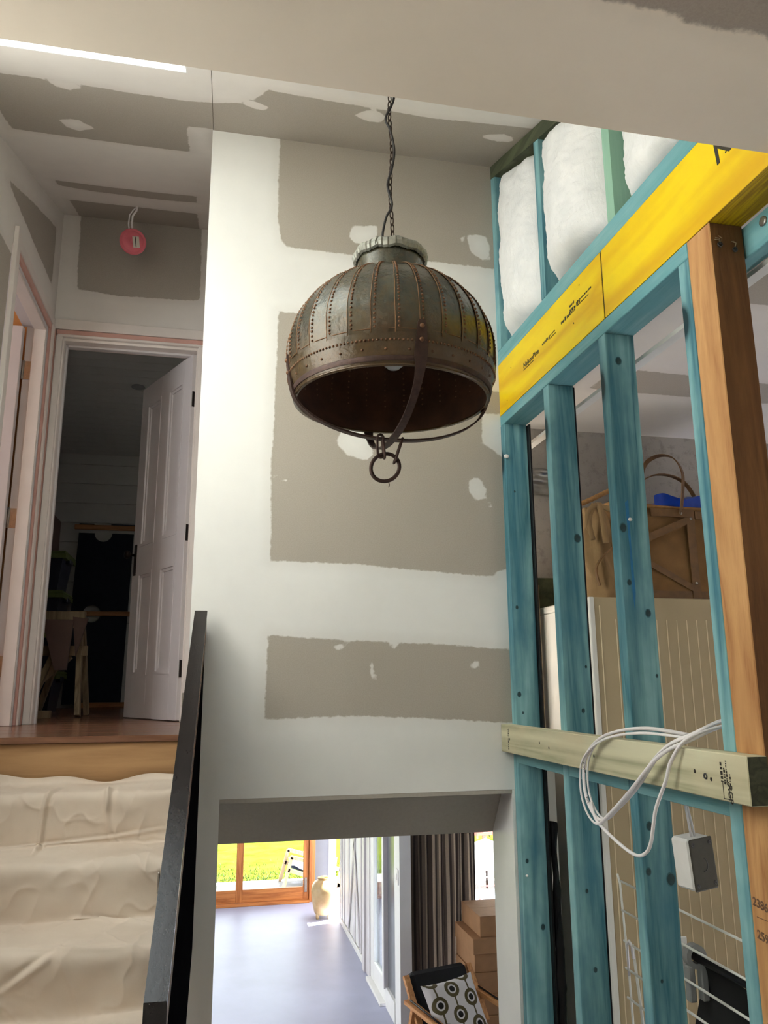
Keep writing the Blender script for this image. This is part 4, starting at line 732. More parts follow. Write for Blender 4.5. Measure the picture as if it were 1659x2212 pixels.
Rt = Matrix.Rotation(math.radians(-5), 4, 'Y')
b = B(); b.bbox(-.034, .034, -.019, .040, 0, .112, .006); b.build('case', M['box_white'], jx, Rt); b = B(); b.bbox(-.034, .034, -.0225, -.0192, .0, .112, .003); bk = b.build('back_plate', M['box_grey'], jx, Rt)
for dx in (-.025, .025):
    for dz in (.012, .100): b = B(); b.lathe([(0,0),(.005,0),(.005,.001),(.002,.001),(0,-.001)], n=10); b.build('screw', M['nail'], bk, Matrix.Translation((dx, -.0225, dz)) @ Matrix.Rotation(R90, 4, 'X'))
b = B(); b.tube([(.010*math.cos(a), -.0227, .054+.014*math.sin(a)) for a in [-1.9+k*.25 for k in range(14)]], .0011, 5); b.build('moulded_ring', M['nail'], bk)
for k in (-1, 1): b = B(); b.tube([(.005*k, .0, .111), (.004*k-.003, .0, .15), (.002*k-.006, .002, .195)], .0028, 7); b.build('cable', M['cable'], jx, Rt)
# ------------------------------------------------------------------ hanging pot lamp
LX, LY = .4275, 1.90
lp = thing('pot_lamp', 'huge riveted copper pot hung upside down on a chain as a lamp', 'pendant lamp', (LX, LY, 2.27))
PR = [(.250,2.272),(.2565,2.2907),(.2621,2.3084),(.2662,2.3261),(.2692,2.3437),(.2712,2.3614),(.2719,2.3791),(.2719,2.3912),(.2706,2.4096),(.2676,2.4281),(.2629,2.4465),(.2564,2.465),(.2481,2.4835),(.2375,2.5019),(.2246,2.5204),(.2088,2.5388),(.1893,2.5573),(.165,2.5758),(.1332,2.5942),(.110,2.604),(.090,2.610)]
pz = np.array([q[1] for q in PR]); pr = np.array([q[0] for q in PR])
arc_l = np.r_[0, np.cumsum(np.hypot(np.diff(pz), np.diff(pr)))]
def prof(t):                                            # t along the arc 0..1 -> radius, height, outward normal (r,z)
    s = t*arc_l[-1]; r = np.interp(s, arc_l, pr); z = np.interp(s, arc_l, pz); e = .01
    dr = np.interp(min(s+e, arc_l[-1]), arc_l, pr)-np.interp(max(s-e, 0), arc_l, pr); dz = np.interp(min(s+e, arc_l[-1]), arc_l, pz)-np.interp(max(s-e, 0), arc_l, pz); l = math.hypot(dr, dz)
    return float(r), float(z), dz/l, -dr/l
def smooth_prof(n=48):
    out = [prof(k/n)[:2] for k in range(n+1)]; o2 = list(out)
    for _ in range(3): o2 = [o2[0]]+[((o2[k-1][0]+2*o2[k][0]+o2[k+1][0])/4, (o2[k-1][1]+2*o2[k][1]+o2[k+1][1])/4) for k in range(1, n)]+[o2[-1]]
    return o2
SPF = smooth_prof(); SA = .0
def pot_pt(a, r, z): return (LX+r*math.cos(a), LY+r*math.sin(a), z)
NP = 30; A00 = math.radians(-102.5+2.0)
# thirty overlapping plates, each a slightly dented sheet
t_low = 0.165
for k in range(NP):
    a0 = A00+2*math.pi*k/NP; a1 = a0+2*math.pi/NP*1.02; b = B(); nu, nv = 5, 26; dent = random.uniform(-.002, .002); ph = random.uniform(0, 6)
    def fn(u, v):
        t_ = t_low-.02+(1-t_low+.02)*v; r, z, nr, nz = prof(t_); bu = -.0035*math.sin(math.pi*u)*.35 + dent*math.sin(math.pi*u)*math.sin(6*v+ph) + .0022*(1-u)
        return pot_pt(a0+(a1-a0)*u, r+nr*bu, z+nz*bu)
    b.grid(fn, nu, nv); part(b.build('side_plate', M['copper']), lp)
b = B(); n = 90; PL = [(r+.003, z) for r, z in SPF if z < 2.349]
b.lathe(PL, (LX, LY, 0), n); part(b.build('lower_band', M['copper']), lp)
b = B(); b.lathe([(r-.004, z) for r, z in SPF], (LX, LY, 0), n); part(b.build('inner_skin', M['copper_in']), lp)
b = B(); b.lathe([(.2455, 2.267), (.2545, 2.267), (.2545, 2.271), (.2455, 2.271), (.2455, 2.267)], (LX, LY, 0), n); part(b.build('rolled_lip', M['copper']), lp)
b = B(); b.lathe([(.2570, 2.276), (.2605, 2.287), (.2580, 2.290), (.2540, 2.277), (.2570, 2.276)], (LX, LY, 0), n); part(b.build('iron_hoop', M['iron']), lp)
b = B()                                                 # rust edge of each overlapping plate, upper edge of the band
for k in range(NP):
    a0 = A00+2*math.pi*k/NP; pts_ = []
    for j in range(22):
        r, z, nr, nz = prof(t_low+(1-t_low)*j/21); pts_.append(pot_pt(a0+.002*math.sin(j), r+.0022*nr, z+.0022*nz))
    b.tube(pts_, .0011, 4)
b.tube([pot_pt(2*math.pi*j/80, .2698, 2.350) for j in range(80)], .0014, 4, True)
part(b.build('plate_edges', M['seam']), lp)['kind'] = 'stuff'
b = B()
for k in range(NP):
    a0 = A00+2*math.pi*(k+.16)/NP
    for j in range(32):
        t_ = .20+.785*j/31+random.uniform(-.004, .004); r, z, nr, nz = prof(t_); ca, sa = math.cos(a0), math.sin(a0)
        b.dome((LX+(r+.001*nr)*ca, LY+(r+.001*nr)*sa, z+.001*nz), (nr*ca, nr*sa, nz), .0035*random.uniform(.85, 1.15), .0032)
for j in range(168):
    a0 = 2*math.pi*j/168; r, z, nr, nz = prof(.125); b.dome((LX+(r+.003)*math.cos(a0), LY+(r+.003)*math.sin(a0), z), (math.cos(a0)*nr, math.sin(a0)*nr, nz), .0034, .003)
for j in range(30):
    a0 = A00+2*math.pi*(j+.6)/30; r, z, nr, nz = prof(.075); b.dome((LX+(r+.003)*math.cos(a0), LY+(r+.003)*math.sin(a0), z), (math.cos(a0)*nr, math.sin(a0)*nr, nz), .0036, .003)
for j in range(70):
    a0 = 2*math.pi*j/70; b.dome((LX+.100*math.cos(a0), LY+.100*math.sin(a0), 2.6075), (math.cos(a0)*.3, math.sin(a0)*.3, .95), .003, .0026)
for k in range(NP):                                     # rivet tails showing inside
    a0 = A00+2*math.pi*(k+.16)/NP
    for j in range(0, 21): r, z, nr, nz = prof(.20+.785*j/20); b.dome((LX+(r-.0045)*math.cos(a0), LY+(r-.0045)*math.sin(a0), z), (-nr*math.cos(a0), -nr*math.sin(a0), -nz), .003, .002, 5)
part(b.build('rivets', M['rivet']), lp)['kind'] = 'stuff'
b = B(); b.lathe([(.096, 2.605), (.0915, 2.611), (.0895, 2.622), (.0885, 2.640), (.0890, 2.656), (.0905, 2.668), (.0875, 2.668), (.0850, 2.656), (.0850, 2.60), (.096, 2.605)], (LX, LY, 0), 64); part(b.build('neck', M['copper']), lp)
b = B(); nr_ = 152; prof_rim = [(.088, 2.667), (.0935, 2.663), (.099, 2.667), (.1015, 2.677), (.099, 2.688), (.092, 2.694), (.085, 2.692), (.0845, 2.672), (.088, 2.667)]
b.lathe(prof_rim, (LX, LY, 0), nr_, smooth=False)
for i in range(len(b.v)):                               # folded tin pleats
    x, y, z = b.v[i]; a = math.atan2(y-LY, x-LX); k_ = 1+.035*(((a/(2*math.pi)*38) % 1)-.5)+.006*math.sin(a*7); b.v[i] = (LX+(x-LX)*k_, LY+(y-LY)*k_, z+.002*math.sin(a*11))
part(b.build('folded_rim', M['zinc']), lp)
def lamp_strap(az, label=None):                         # flat iron handle from rim down under the mouth and up the far side
    c, s = math.cos(az), math.sin(az); pts_ = []; ws = []
    for r, z, w_ in ((.2735, 2.372, .016), (.2730, 2.358, .022), (.2690, 2.325, .028), (.2640, 2.295, .032), (.2570, 2.268, .026), (.2385, 2.240, .020), (.203, 2.212, .018), (.155, 2.190, .018), (.10, 2.175, .019), (.045, 2.168, .020)):
        pts_.append((LX+r*c, LY+r*s, z)); ws.append(w_)
    mid = [(LX, LY, 2.167)]; other = [(2*LX-x, 2*LY-y, z) for x, y, z in pts_[::-1]]
    P_ = pts_+mid+other; W2 = ws+[.020]+ws[::-1]; b = B(); b.strap(smooth_path(P_, 4), [float(np.interp(q, range(len(W2)), W2)) for q in np.linspace(0, len(W2)-1, (len(P_)-1)*4+1)], .0045, (-s, c, 0))
    o = part(b.build('iron_strap', M['iron']), lp)
    for sg in (1, -1):
        for z, r in ((2.357, .2755), (2.325, .2715)): b = B(); b.dome((LX+sg*r*c, LY+sg*r*s, z), (sg*c, sg*s, 0), .006, .005, 8); q = b.build('strap_rivet', M['rivet']); q.parent = o
lamp_strap(math.radians(-102.5+15)); lamp_strap(math.radians(-102.5+15+90))
RC = Vector((.4095, 1.9, 2.0925))                        # ring and its three links
ring = B(); U = Vector((1, -.12, .05)).normalized(); V_ = Vector((.05, 0, 1)).normalized()
ring.tube([RC+(U*math.cos(2*math.pi*k/40)+V_*math.sin(2*math.pi*k/40))*.0365 for k in range(40)], .0050, 10, True); part(ring.build('hanging_ring', M['iron']), lp)
for top, bot in (((.395, 1.89, 2.168), (.398, 1.90, 2.126)), ((.404, 1.905, 2.170), (.407, 1.90, 2.124)), ((.452, 1.895, 2.164), (.435, 1.898, 2.112))):
    p, q = Vector(top), Vector(bot); ax = (p-q).normalized(); sd2 = ax.cross(Vector((0,1,0))).normalized() if top[0] < .40 else Vector((0,1,0)); L_ = (p-q).length; pts_ = []
    for k in range(24):
        a = 2*math.pi*k/24; pts_.append((p+q)/2+ax*(math.sin(a)*.008+(L_/2)*(1 if math.sin(a) > .01 else -1 if math.sin(a) < -.01 else 0))+sd2*math.cos(a)*.008)
    b = B(); b.tube(pts_, .0032, 7, True); part(b.build('shackle_link', M['iron']), lp)
b = B(); b.tube([RC+Vector((.008, 0, -.037)), RC+Vector((.010, -.004, -.046)), RC+Vector((.008, -.002, -.052))], .0012, 5); part(b.build('wire_tail', M['iron']), lp)
bu = B(); bu.lathe([(0, 2.352), (.014, 2.354), (.025, 2.363), (.031, 2.378), (.0315, 2.392), (.028, 2.408), (.019, 2.428), (.014, 2.445), (.0135, 2.46)], (LX+.002, LY-.02, 0), 28); part(bu.build('light_bulb', M['bulb']), lp)
b = B(); b.lathe([(.0145, 2.455), (.018, 2.458), (.018, 2.52), (.008, 2.53), (.004, 2.54), (.004, 2.69)], (LX+.002, LY-.02, 0), 20); part(b.build('lamp_holder', M['cord_black']), lp)
b = B(); b.tube([(LX-.085, LY, 2.676), (LX+.085, LY, 2.676)], .004, 8); part(b.build('hanging_bar', M['iron']), lp)
ztop = Z0+SL*LY-.006; zz = 2.680; link = B(); lk = [(.0055*math.cos(a), 0, .013*math.sin(a)+(.006 if math.sin(a) > 0 else -.006)*0) for a in [2*math.pi*k/16 for k in range(16)]]
link.tube(lk, .0018, 6, True); l0 = None; k = 0; ch = thing('lamp_chain', 'rusty iron chain carrying the pot lamp from the ceiling', 'chain', (LX+.004, LY, 2.690))
while zz < ztop:
    Mx = Matrix.Translation((.003*math.sin(k*.5), 0, zz-2.690+.012)) @ Matrix.Rotation((k % 2)*R90+.5, 4, 'Z')
    if l0 is None: l0 = link.build('chain_link', M['chain'], ch, Mx)
    else: copy_part(l0, ch, Mx)
    zz += .0205; k += 1
cp = [(LX-.006, LY-.02, 2.69), (LX-.022, LY-.005, 2.735), (LX-.012, LY-.004, 2.80), (LX+.004, LY-.010, 2.84), (LX-.008, LY-.008, 2.90), (LX+.004, LY-.012, 2.95), (LX+.012, LY-.010, 3.01), (LX+.002, LY-.010, 3.07), (LX-.012, LY-.008, 3.11), (LX+.004, LY-.010, 3.15), (LX+.014, LY-.006, 3.19), (LX+.010, LY, 3.25), (LX+.004, LY, ztop)]
b = B(); b.tube(smooth_path(cp, 8), .0034, 7); tag(b.build('lamp_flex', M['cord_black']), 'black lamp flex twisting up the chain', 'flex')
b = B(); b.lathe([(0, ztop+.004), (.03, ztop+.004), (.03, ztop-.012), (.012, ztop-.02), (0, ztop-.02)], (LX+.004, LY, 0), 20); tag(b.build('ceiling_rose', M['iron']), 'small iron ceiling hook plate above the lamp chain', 'ceiling hook')
# ------------------------------------------------------------------ behind the studs: cabinet, bag, sack, rack
CX, CY, CZ = 1.250, 2.50, 1.842
cab = thing('tall_cabinet', 'tall beige cupboard with ribbed front and white side behind the studs', 'cabinet', (CX, CY, 0))
b = B(); b.bbox(CX, 2.25, CY+.022, 2.93, .001, CZ-.028, .003); part(b.build('carcass', M['cab_side']), cab)
b = B(); b.bbox(CX-.002, 2.252, CY+.0225, 2.932, CZ-.027, CZ, .004); part(b.build('top_lid', M['cab_side']), cab)
b = B(); b.bbox(CX, CX+.018, CY, CY+.0215, .001, CZ, .002); part(b.build('front_edge', M['cab_side']), cab)
b = B(); b.bbox(CX+.0185, 2.25, CY+.004, CY+.0215, .001, CZ, .002); dr_ = part(b.build('door_panel', M['cab_front']), cab)
for k, x in enumerate([CX+.036]+[CX+.094+.0385*q for q in range(22)]):
    b = B(); b.bbox(x, x+.0035, CY+.0015, CY+.0045, .05, CZ-.029 if k == 0 else CZ-.075, .001); o = b.build('bead', M['cab_groove']); o.parent = dr_
b = B(); b.bbox(1.20, 1.232, 2.88, 2.93, .001, 1.93, .003); tag(b.build('wall_batten', M['sawhorse']), 'raw timber upright between the concrete wall and the cupboard', 'batten')
b = B(); b.bbox(1.235, 2.2, 2.935, 2.968, 1.70, 1.965, .004); tag(b.build('wall_board', M['green_dark']), 'dark green board against the concrete wall behind the cupboard', 'board')
b = B(); b.grid(lambda u, v: (1.13+.24*u, 2.955-.006*math.sin(u*11+v*5)-.004*math.sin(v*17), 2.43-.09*u*0-.11*v-.01*u), 18, 12); tag(b.build('foil_tape', M['foil']), 'strip of shiny grey tape stuck on the concrete wall', 'tape')
def bag():
    t_ = thing('jute_bag', 'brown jute log bag with leather straps and loop handles on the cupboard', 'bag', (1.72, 2.66, CZ))
    x0, x1, y0, y1, z0, z1 = 1.40, 2.12, 2.56, 2.90, CZ+.002, CZ+.345; b = B()
    def fn(u, v):
        a = 2*math.pi*u; cx, cy = (x0+x1)/2, (y0+y1)/2; c, s = math.cos(a), math.sin(a); e = .45
        return (cx+(x1-x0)/2*math.copysign(abs(c)**e, c)*(1-.03*v+.02*math.sin(9*v)), cy+(y1-y0)/2*math.copysign(abs(s)**e, s)*(1-.05*v+.015*math.sin(13*u*6+4*v)), z0+(z1-z0)*v+.012*math.sin(a*2+1)*v)
    b.grid(fn, 72, 16); b.add([fn(k/40, 0) for k in range(40)], [tuple(range(40))]); part(b.build('body', M['jute']), t_)
    b = B(); b.tube([(*fn(k/60, 1.0)[:2], fn(k/60, 1.0)[2]+.004) for k in range(60)], .009, 7, True); part(b.build('braided_rim', M['rope']), t_)
    yf = y0-.006
    for nm, p, q, w_ in (('strap', (1.700, yf, z0+.005), (1.700, yf, z1-.01), .032), ('strap', (1.50, yf, z1-.13), (1.690, yf-.001, z1-.05), .026), ('strap', (1.54, yf-.001, z1-.025), (1.69, yf-.002, z1-.025), .030), ('strap', (1.50, yf, z0+.14), (1.69, yf-.001, z0+.04), .022), ('strap', (1.72, yf, z1-.03), (2.10, yf, z1-.03), .03), ('hem', (1.41, yf+.003, z0+.016), (2.11, yf+.003, z0+.016), .03)):
        b = B(); b.strap([p, q], w_, .004, (1,0,0) if abs(p[0]-q[0]) < .01 else (0,0,1)); part(b.build(nm, M['leather']), t_)
    b = B()
    for x, z in ((1.700, z0+.06), (1.700, z1-.045), (1.662, z1-.026)): b.dome((x, yf-.004, z), (0,-1,0), .0055, .004, 8)
    part(b.build('rivet', M['steel']), t_)
    hp = smooth_path([(1.662, yf-.002, z1-.03), (1.672, yf-.012, z1+.06), (1.684, yf+.0, z1+.135), (1.662, yf+.015, z1+.190), (1.61, yf+.03, z1+.200), (1.55, yf+.03, z1+.16), (1.515, yf+.012, z1+.06), (1.51, yf-.002, z1-.02)], 6)
    b = B(); b.strap(hp, .026, .004, (.75, .66, 0)); part(b.build('handle', M['leather']), t_)
    hp = smooth_path([(1.60, y1+.0, z1-.02), (1.62, y1-.02, z1+.10), (1.74, y1-.05, z1+.20), (1.88, y1-.05, z1+.18), (1.97, y1-.02, z1+.06), (1.98, y1, z1-.02)], 6); b = B(); b.strap(hp, .022, .004, (0,1,0)); part(b.build('handle', M['leather']), t_)
    b = B(); P_ = np.array([(i/24, j/14) for j in range(15) for i in range(25)]); nn = fbm(P_*[6, 5], 4, 3)
    b.add([(1.56+.46*u, 2.575+.29*v, z1+.004+.028*nn[k]+.055*math.sin(math.pi*u)*math.sin(math.pi*min(v*1.2, 1))) for k, (u, v) in enumerate(P_)], [(j*25+i, j*25+i+1, (j+1)*25+i+1, (j+1)*25+i) for j in range(14) for i in range(24)], True)
    b.grid(lambda u, v: (1.57+.45*u, 2.5715-.004*math.sin(u*31), z1+.055*v-.012+.010*math.sin(u*17)), 40, 3); tag(b.build('tarpaulin', M['tarp']), 'bright blue tarpaulin folded inside the jute bag', 'tarpaulin')
bag()
def sack():
    t_ = thing('drawstring_sack', 'tan canvas sack with knotted ties and a strap beside the jute bag', 'sack', (1.36, 2.60, CZ)); b = B(); z0 = CZ+.001; H_ = .33
    def fn(u, v):
        a = 2*math.pi*u; r = .074*(1-.30*v**2.2)*(1+.10*math.sin(a*7+v*2)*(.3+v))*(.88+.2*math.sin(math.pi*min(1, v*1.05))); k_ = .012*math.sin(v*9)
        return (1.345+k_-.02*v+r*.85*math.cos(a), 2.60+r*1.0*math.sin(a), z0+H_*v)
    b.grid(fn, 56, 26); b.add([fn(k/30, 0) for k in range(30)], [tuple(range(30))]); b.add([fn(k/30, 1) for k in range(30)], [tuple(range(30))]); part(b.build('body', M['canvas_tan']), t_)
    for P_, r in (([(1.30, 2.52, z0+.33), (1.275, 2.515, z0+.27), (1.285, 2.513, z0+.20)], .011), ([(1.32, 2.52, z0+.335), (1.325, 2.508, z0+.27), (1.332, 2.510, z0+.19)], .012), ([(1.31, 2.52, z0+.33), (1.27, 2.51, z0+.30), (1.268, 2.516, z0+.25), (1.282, 2.52, z0+.235)], .009), ([(1.31, 2.52, z0+.33), (1.37, 2.515, z0+.31), (1.41, 2.53, z0+.30)], .010)):
        b = B(); b.tube(smooth_path(P_, 6), r, 8, flat=(1, .6)); part(b.build('tie', M['canvas_tan']), t_)
    b = B(); b.tube(smooth_path([(1.262, 2.54, z0+.335), (1.30, 2.525, z0+.352), (1.37, 2.525, z0+.385), (1.42, 2.54, z0+.40)], 6), .009, 8); part(b.build('drawcord', M['rope']), t_)
    b = B(); b.strap(smooth_path([(1.40, 2.52, z0+.20), (1.33, 2.512, z0+.155), (1.29, 2.512, z0+.10), (1.30, 2.515, z0+.04)], 6), .022, .004, (.2, 1, 0)); part(b.build('strap', M['leather']), t_)
sack()
rk = thing('wire_rack', 'white wire rack leaning in the gap behind the studs', 'rack', (1.25, 2.0, 0))
for z in (.958, .875, .79, .715, .635, .55): b = B(); b.tube([(1.25, 1.25, z-.008), (1.25, 2.41, z)], .0035, 7); part(b.build('wire_rung', M['white_wire']), rk)
b = B(); b.tube([(1.25, 2.425, .975), (1.25, 2.412, .95), (1.252, 2.395, .70), (1.253, 2.375, .02)], .0035, 7); part(b.build('wire_upright', M['white_wire']), rk)
b = B(); b.tube([(1.256, 2.37, .79), (1.262, 2.352, .60), (1.27, 2.34, .02)], .0045, 7); part(b.build('wire_upright', M['white_wire']), rk)
b = B(); b.tube([(1.25, 1.26, .95), (1.252, 1.25, .02)], .0035, 7); part(b.build('wire_upright', M['white_wire']), rk)
b = B(); b.tube([(1.250, 2.392, .70), (1.246, 2.385, .785), (1.246, 2.372, .80), (1.249, 2.362, .79), (1.249, 2.358, .755)], .004, 7); part(b.build('plastic_clip', M['cable']), rk)
hk = thing('hanger_clip', 'grey plastic ring clip holding a black rod on the wire rack', 'clip', (1.30, 2.115, .832))
b = B(); b.lathe([(.017, -.012), (.030, -.012), (.030, .012), (.017, .012), (.017, -.012)], n=24, smooth=False); b.build('ring', M['grey_wall'], hk, Matrix.Rotation(R90, 4, 'X'))
for dx in (-.018, .020): b = B(); b.bbox(dx-.010, dx+.010, -.012, .012, -.11, -.022, .003); b.build('tab', M['grey_wall'], hk)
b = B(); b.bbox(-.045, -.01, .013, .016, -.06, .045, .002); b.build('back_tab', M['white'], hk)
b = B(); b.tube([(1.30, 2.135, .832), (1.345, 1.86, .812), (1.42, 1.45, .78)], .012, 10); tag(b.build('rail_rod', M['black_plastic']), 'black rod running from the grey clip', 'rod')
b = B(); b.grid(lambda u, v: (1.322+.11*u+.012*math.sin(u*17+v*2)*(.3+v)+.010*v, 2.10-.64*u+.012*math.sin(u*25)+.10*min(v*3, 1)*(1-u)**3, .812-.04*u+.008*math.sin(u*23)-.62*v), 60, 12); tag(b.build('black_garment', M['black_cloth']), 'black garment hung over the rod behind the studs', 'garment')
# ------------------------------------------------------------------ lower room
ZL = -1.25
gd = thing('door_3', 'cedar framed sliding glass doors to the lawn', 'glass door', kind='structure')
def jn(nm, q, m): b = B(); b.bbox(*q, .003); return b.build(nm, M[m], gd)
for x0, x1 in ((-2.55, -2.44), (-1.0, -.91), (.402, .490), (1.285, 1.36)): jn('stile', (x0, x1, 11.33, 11.375, ZL+.03, .95), 'door_frame')
for x0, x1 in ((-2.44, -1.0), (-.91, .402), (.490, 1.285)):
    jn('bottom_rail', (x0, x1, 11.332, 11.373, ZL+.03, ZL+.185), 'door_frame_x'); jn('top_rail', (x0, x1, 11.332, 11.373, .85, .95), 'door_frame_x'); jn('pane', (x0, x1, 11.35, 11.356, ZL+.185, .85), 'glass')
jn('frame_jamb', (1.3605, 1.44, 11.30, 11.44, ZL, 1.1), 'door_frame'); jn('frame_jamb', (-2.6, -2.55, 11.30, 11.44, ZL, 1.1), 'door_frame'); jn('sill', (-2.55, 1.3605, 11.25, 11.44, ZL+.0005, ZL+.028), 'door_frame_x'); jn('frame_head', (-2.55, 1.3605, 11.30, 11.44, .95, 1.15), 'door_frame_x')
jn('latch', (1.300, 1.335, 11.318, 11.33, ZL+.12, ZL+.30), 'steel')
shell('wall_lower_end', [(1.44, 1.62, 11.31, 11.42, ZL, 1.15)], M['dark_grey'], 'narrow dark grey wall beside the glass doors', 'wall')
XW = 1.62
shell('wall_lower_right', [(XW, XW+.1, 10.27, 10.32, ZL, 1.15), (XW, XW+.1, 10.32, 11.4, .62, 1.15), (XW, XW+.1, 11.3, 11.42, ZL, 1.15), (XW, XW+.1, 8.66, 10.27, .75, 1.15), (XW, XW+.1, 7.05, 8.66, .95, 1.15), (XW+.06, XW+.1, 8.4, 10.27, ZL, .75), (XW, XW+.1, 7.05, 7.25, ZL, .95)], M['white'], 'white wall along the right of the lower room', 'wall')
bd = thing('door_4', 'white braced board sliding door in the lower room', 'barn door', kind='structure')
def bp(nm, q, m='white', par=bd, bv=.003): b = B(); b.bbox(*q, bv); return b.build(nm, M[m], par)
y = 8.70
k = 0
while y < 10.2:
    bp('board', (XW+.016, XW+.055, y, min(y+.19, 10.25), ZL+.06, .72), 'white'); y += .195; k += 1
for y0 in (8.66, 8.92, 9.30, 9.70, 10.02, 10.20): bp('batten', (XW+.006, XW+.0155, y0, y0+.075, ZL+.06, .72), 'door_white')
bp('bottom_rail', (XW-.004, XW+.015, 8.66, 10.27, ZL+.0005, ZL+.06), 'white')
b = B(); b.strap([(XW+.002, 8.98, ZL+.10), (XW+.002, 9.68, .68)], .06, .012, (0, .93, -.36)); b.build('brace', M['door_white'], bd)
b = B(); b.strap([(XW+.002, 9.70, ZL+.10), (XW+.002, 9.0, .68)], .05, .012, (0, .93, .36)); b.build('brace', M['door_white'], bd)
sl = thing('door_5', 'white framed glazed doors with a dark pane beside the curtain', 'glass door', kind='structure')
for nm, q, m in (('frame_post', (XW-.03, XW+.06, 8.55, 8.655, ZL, .95), 'door_white'), ('frame_post', (XW-.01, XW+.06, 8.36, 8.545, ZL, .95), 'door_white'), ('stile', (XW, XW+.05, 8.20, 8.355, ZL+.03, .95), 'white'), ('bottom_rail', (XW+.001, XW+.049, 7.80, 8.199, ZL+.03, ZL+.20), 'white'), ('pane', (XW+.02, XW+.026, 7.80, 8.20, ZL+.20, .95), 'glass'), ('stile', (XW, XW+.05, 7.66, 7.799, ZL+.03, .95), 'white'), ('stile', (XW-.02, XW+.05, 7.63, 7.659, ZL+.15, .95), 'door_white'),
    ('dark_pane', (XW+.02, XW+.026, 7.265, 7.63, ZL+.165, .95), 'dark_grey'), ('bottom_rail', (XW-.004, XW+.05, 7.265, 7.629, ZL+.0005, ZL+.164), 'white'), ('sill', (XW-.05, XW+.05, 7.66, 8.35, ZL+.0005, ZL+.029), 'white')): bp(nm, q, m, sl, .002)
b = B(); b.bbox(XW-.010, XW-.0005, 7.085, 7.165, -.12, .005, .002); lsw = tag(b.build('light_switch', M['box_white']), 'white light switch plate on the wall end beside the curtain', 'switch'); b = B(); b.bbox(XW-.014, XW-.0105, 7.11, 7.14, -.08, -.03, .001); b.build('rocker', M['box_white'], lsw)
shell('wall_window_side', [(1.72, 1.80, 7.28, 7.36, ZL, 1.15), (3.55, 4.2, 7.28, 7.36, ZL, 1.15), (1.80, 3.55, 7.28, 7.36, .95, 1.15), (4.1, 4.2, 3.0, 7.36, ZL, 1.15)], M['white'], 'wall around the tall window behind the curtain', 'wall')
wn = thing('window_2', 'tall window behind the striped curtain looking out to the terrace', 'window', kind='structure')
for nm, q, m in (('frame', (1.80, 1.84, 7.29, 7.35, ZL, .95), 'door_white'), ('frame', (3.51, 3.55, 7.29, 7.35, ZL, .95), 'door_white'), ('frame', (1.84, 3.51, 7.29, 7.35, .91, .95), 'door_white'), ('frame', (1.84, 3.51, 7.29, 7.35, ZL, ZL+.05), 'door_white'), ('pane', (1.84, 3.51, 7.315, 7.321, ZL+.05, .91), 'glass')): bp(nm, q, m, wn, .002)
def curtain():
    nu, nv = 220, 36; x0, x1 = 1.655, 2.335; V_ = []; st = []
    for j in range(nv+1):
        v = j/nv
        for i in range(nu+1):
            u = i/nu; am = .028+.012*math.sin(u*7); ph = u*2*math.pi*8.5+.5*math.sin(v*3+u*9)
            V_.append((x0+(x1-x0)*u+.012*math.sin(ph*.5+v)-.02*v*u, 7.17+am*math.sin(ph)+.01*math.sin(v*7+u*20), 1.06+(ZL+.012-1.06)*v)); st.append(u*5.0)
    me = bpy.data.meshes.new('striped_curtain'); me.from_pydata(V_, [], [(j*(nu+1)+i, j*(nu+1)+i+1, (j+1)*(nu+1)+i+1, (j+1)*(nu+1)+i) for j in range(nv) for i in range(nu)])
    a = me.attributes.new('stripe', 'FLOAT', 'POINT'); a.data.foreach_set('value', np.array(st, np.float32)); me.polygons.foreach_set('use_smooth', [True]*(nu*nv)); me.materials.append(M['curtain']); me.update()
    o = bpy.data.objects.new('striped_curtain', me); COL.objects.link(o); tag(o, 'brown and grey striped curtain pulled aside at the lower window', 'curtain')
    b = B(); b.tube([(1.63, 7.17, 1.09), (3.6, 7.17, 1.09)], .012, 10); tag(b.build('curtain_rod', M['bronze']), 'dark curtain rod above the striped curtain', 'rod')
curtain()
va = thing('stoneware_jar', 'squat cream stoneware jar on feet standing in the sun', 'jar', (1.455, 10.55, ZL)); b = B()
b.lathe([(0,.05),(.10,.045),(.115,.06),(.135,.14),(.152,.24),(.157,.31),(.148,.37),(.12,.415),(.085,.435),(.075,.44),(.078,.455),(.082,.462),(.07,.466),(.06,.45),(.062,.43),(.0,.42)], n=40); b.build('body', M['crock'], va)
for k in range(4): b = B(); a = k*R90+.6; b.tube([(.10*math.cos(a), .10*math.sin(a), .001), (.10*math.cos(a), .10*math.sin(a), .06)], [.018, .024], 8); b.build('foot', M['crock'], va)
# armchair
ac = thing('armchair', 'low timber armchair with dark upholstery in front of the curtain', 'armchair', (1.845, 6.20, ZL), rz=math.radians(16))
def cp_(nm, pts_, w_, t_, side=(1,0,0), m='chair_wood'): b = B(); b.strap(pts_, w_, t_, side); return b.build(nm, M[m], ac)
for s in (-1, 1):
    x = s*.30; arm = cp_('armrest', [(x, .20, .515), (x, -.42, .485)], .065, .026)
    cp_('leg', [(x, -.38, .475), (x, -.42, .002)], .045, .03); cp_('leg', [(x, .10, .50), (x, .26, .002)], .045, .03); cp_('back_post', [(x*.93, .02, .34), (x*.93, .26, .665)], .045, .028)
    b = B(); b.tube([(x-.045*0+s*.0, .16, .535), (x, -.30, .512)], .007, 8); b.build('metal_rod', M['bronze'], ac)
    cp_('side_rail', [(x, -.38, .22), (x, .22, .20)], .03, .05)
b = B(); b.bbox(-.25, .25, -.40, .10, .24, .37, .03, Matrix.Rotation(.12, 4, 'X')); b.build('seat_cushion', M['black_cloth'], ac)
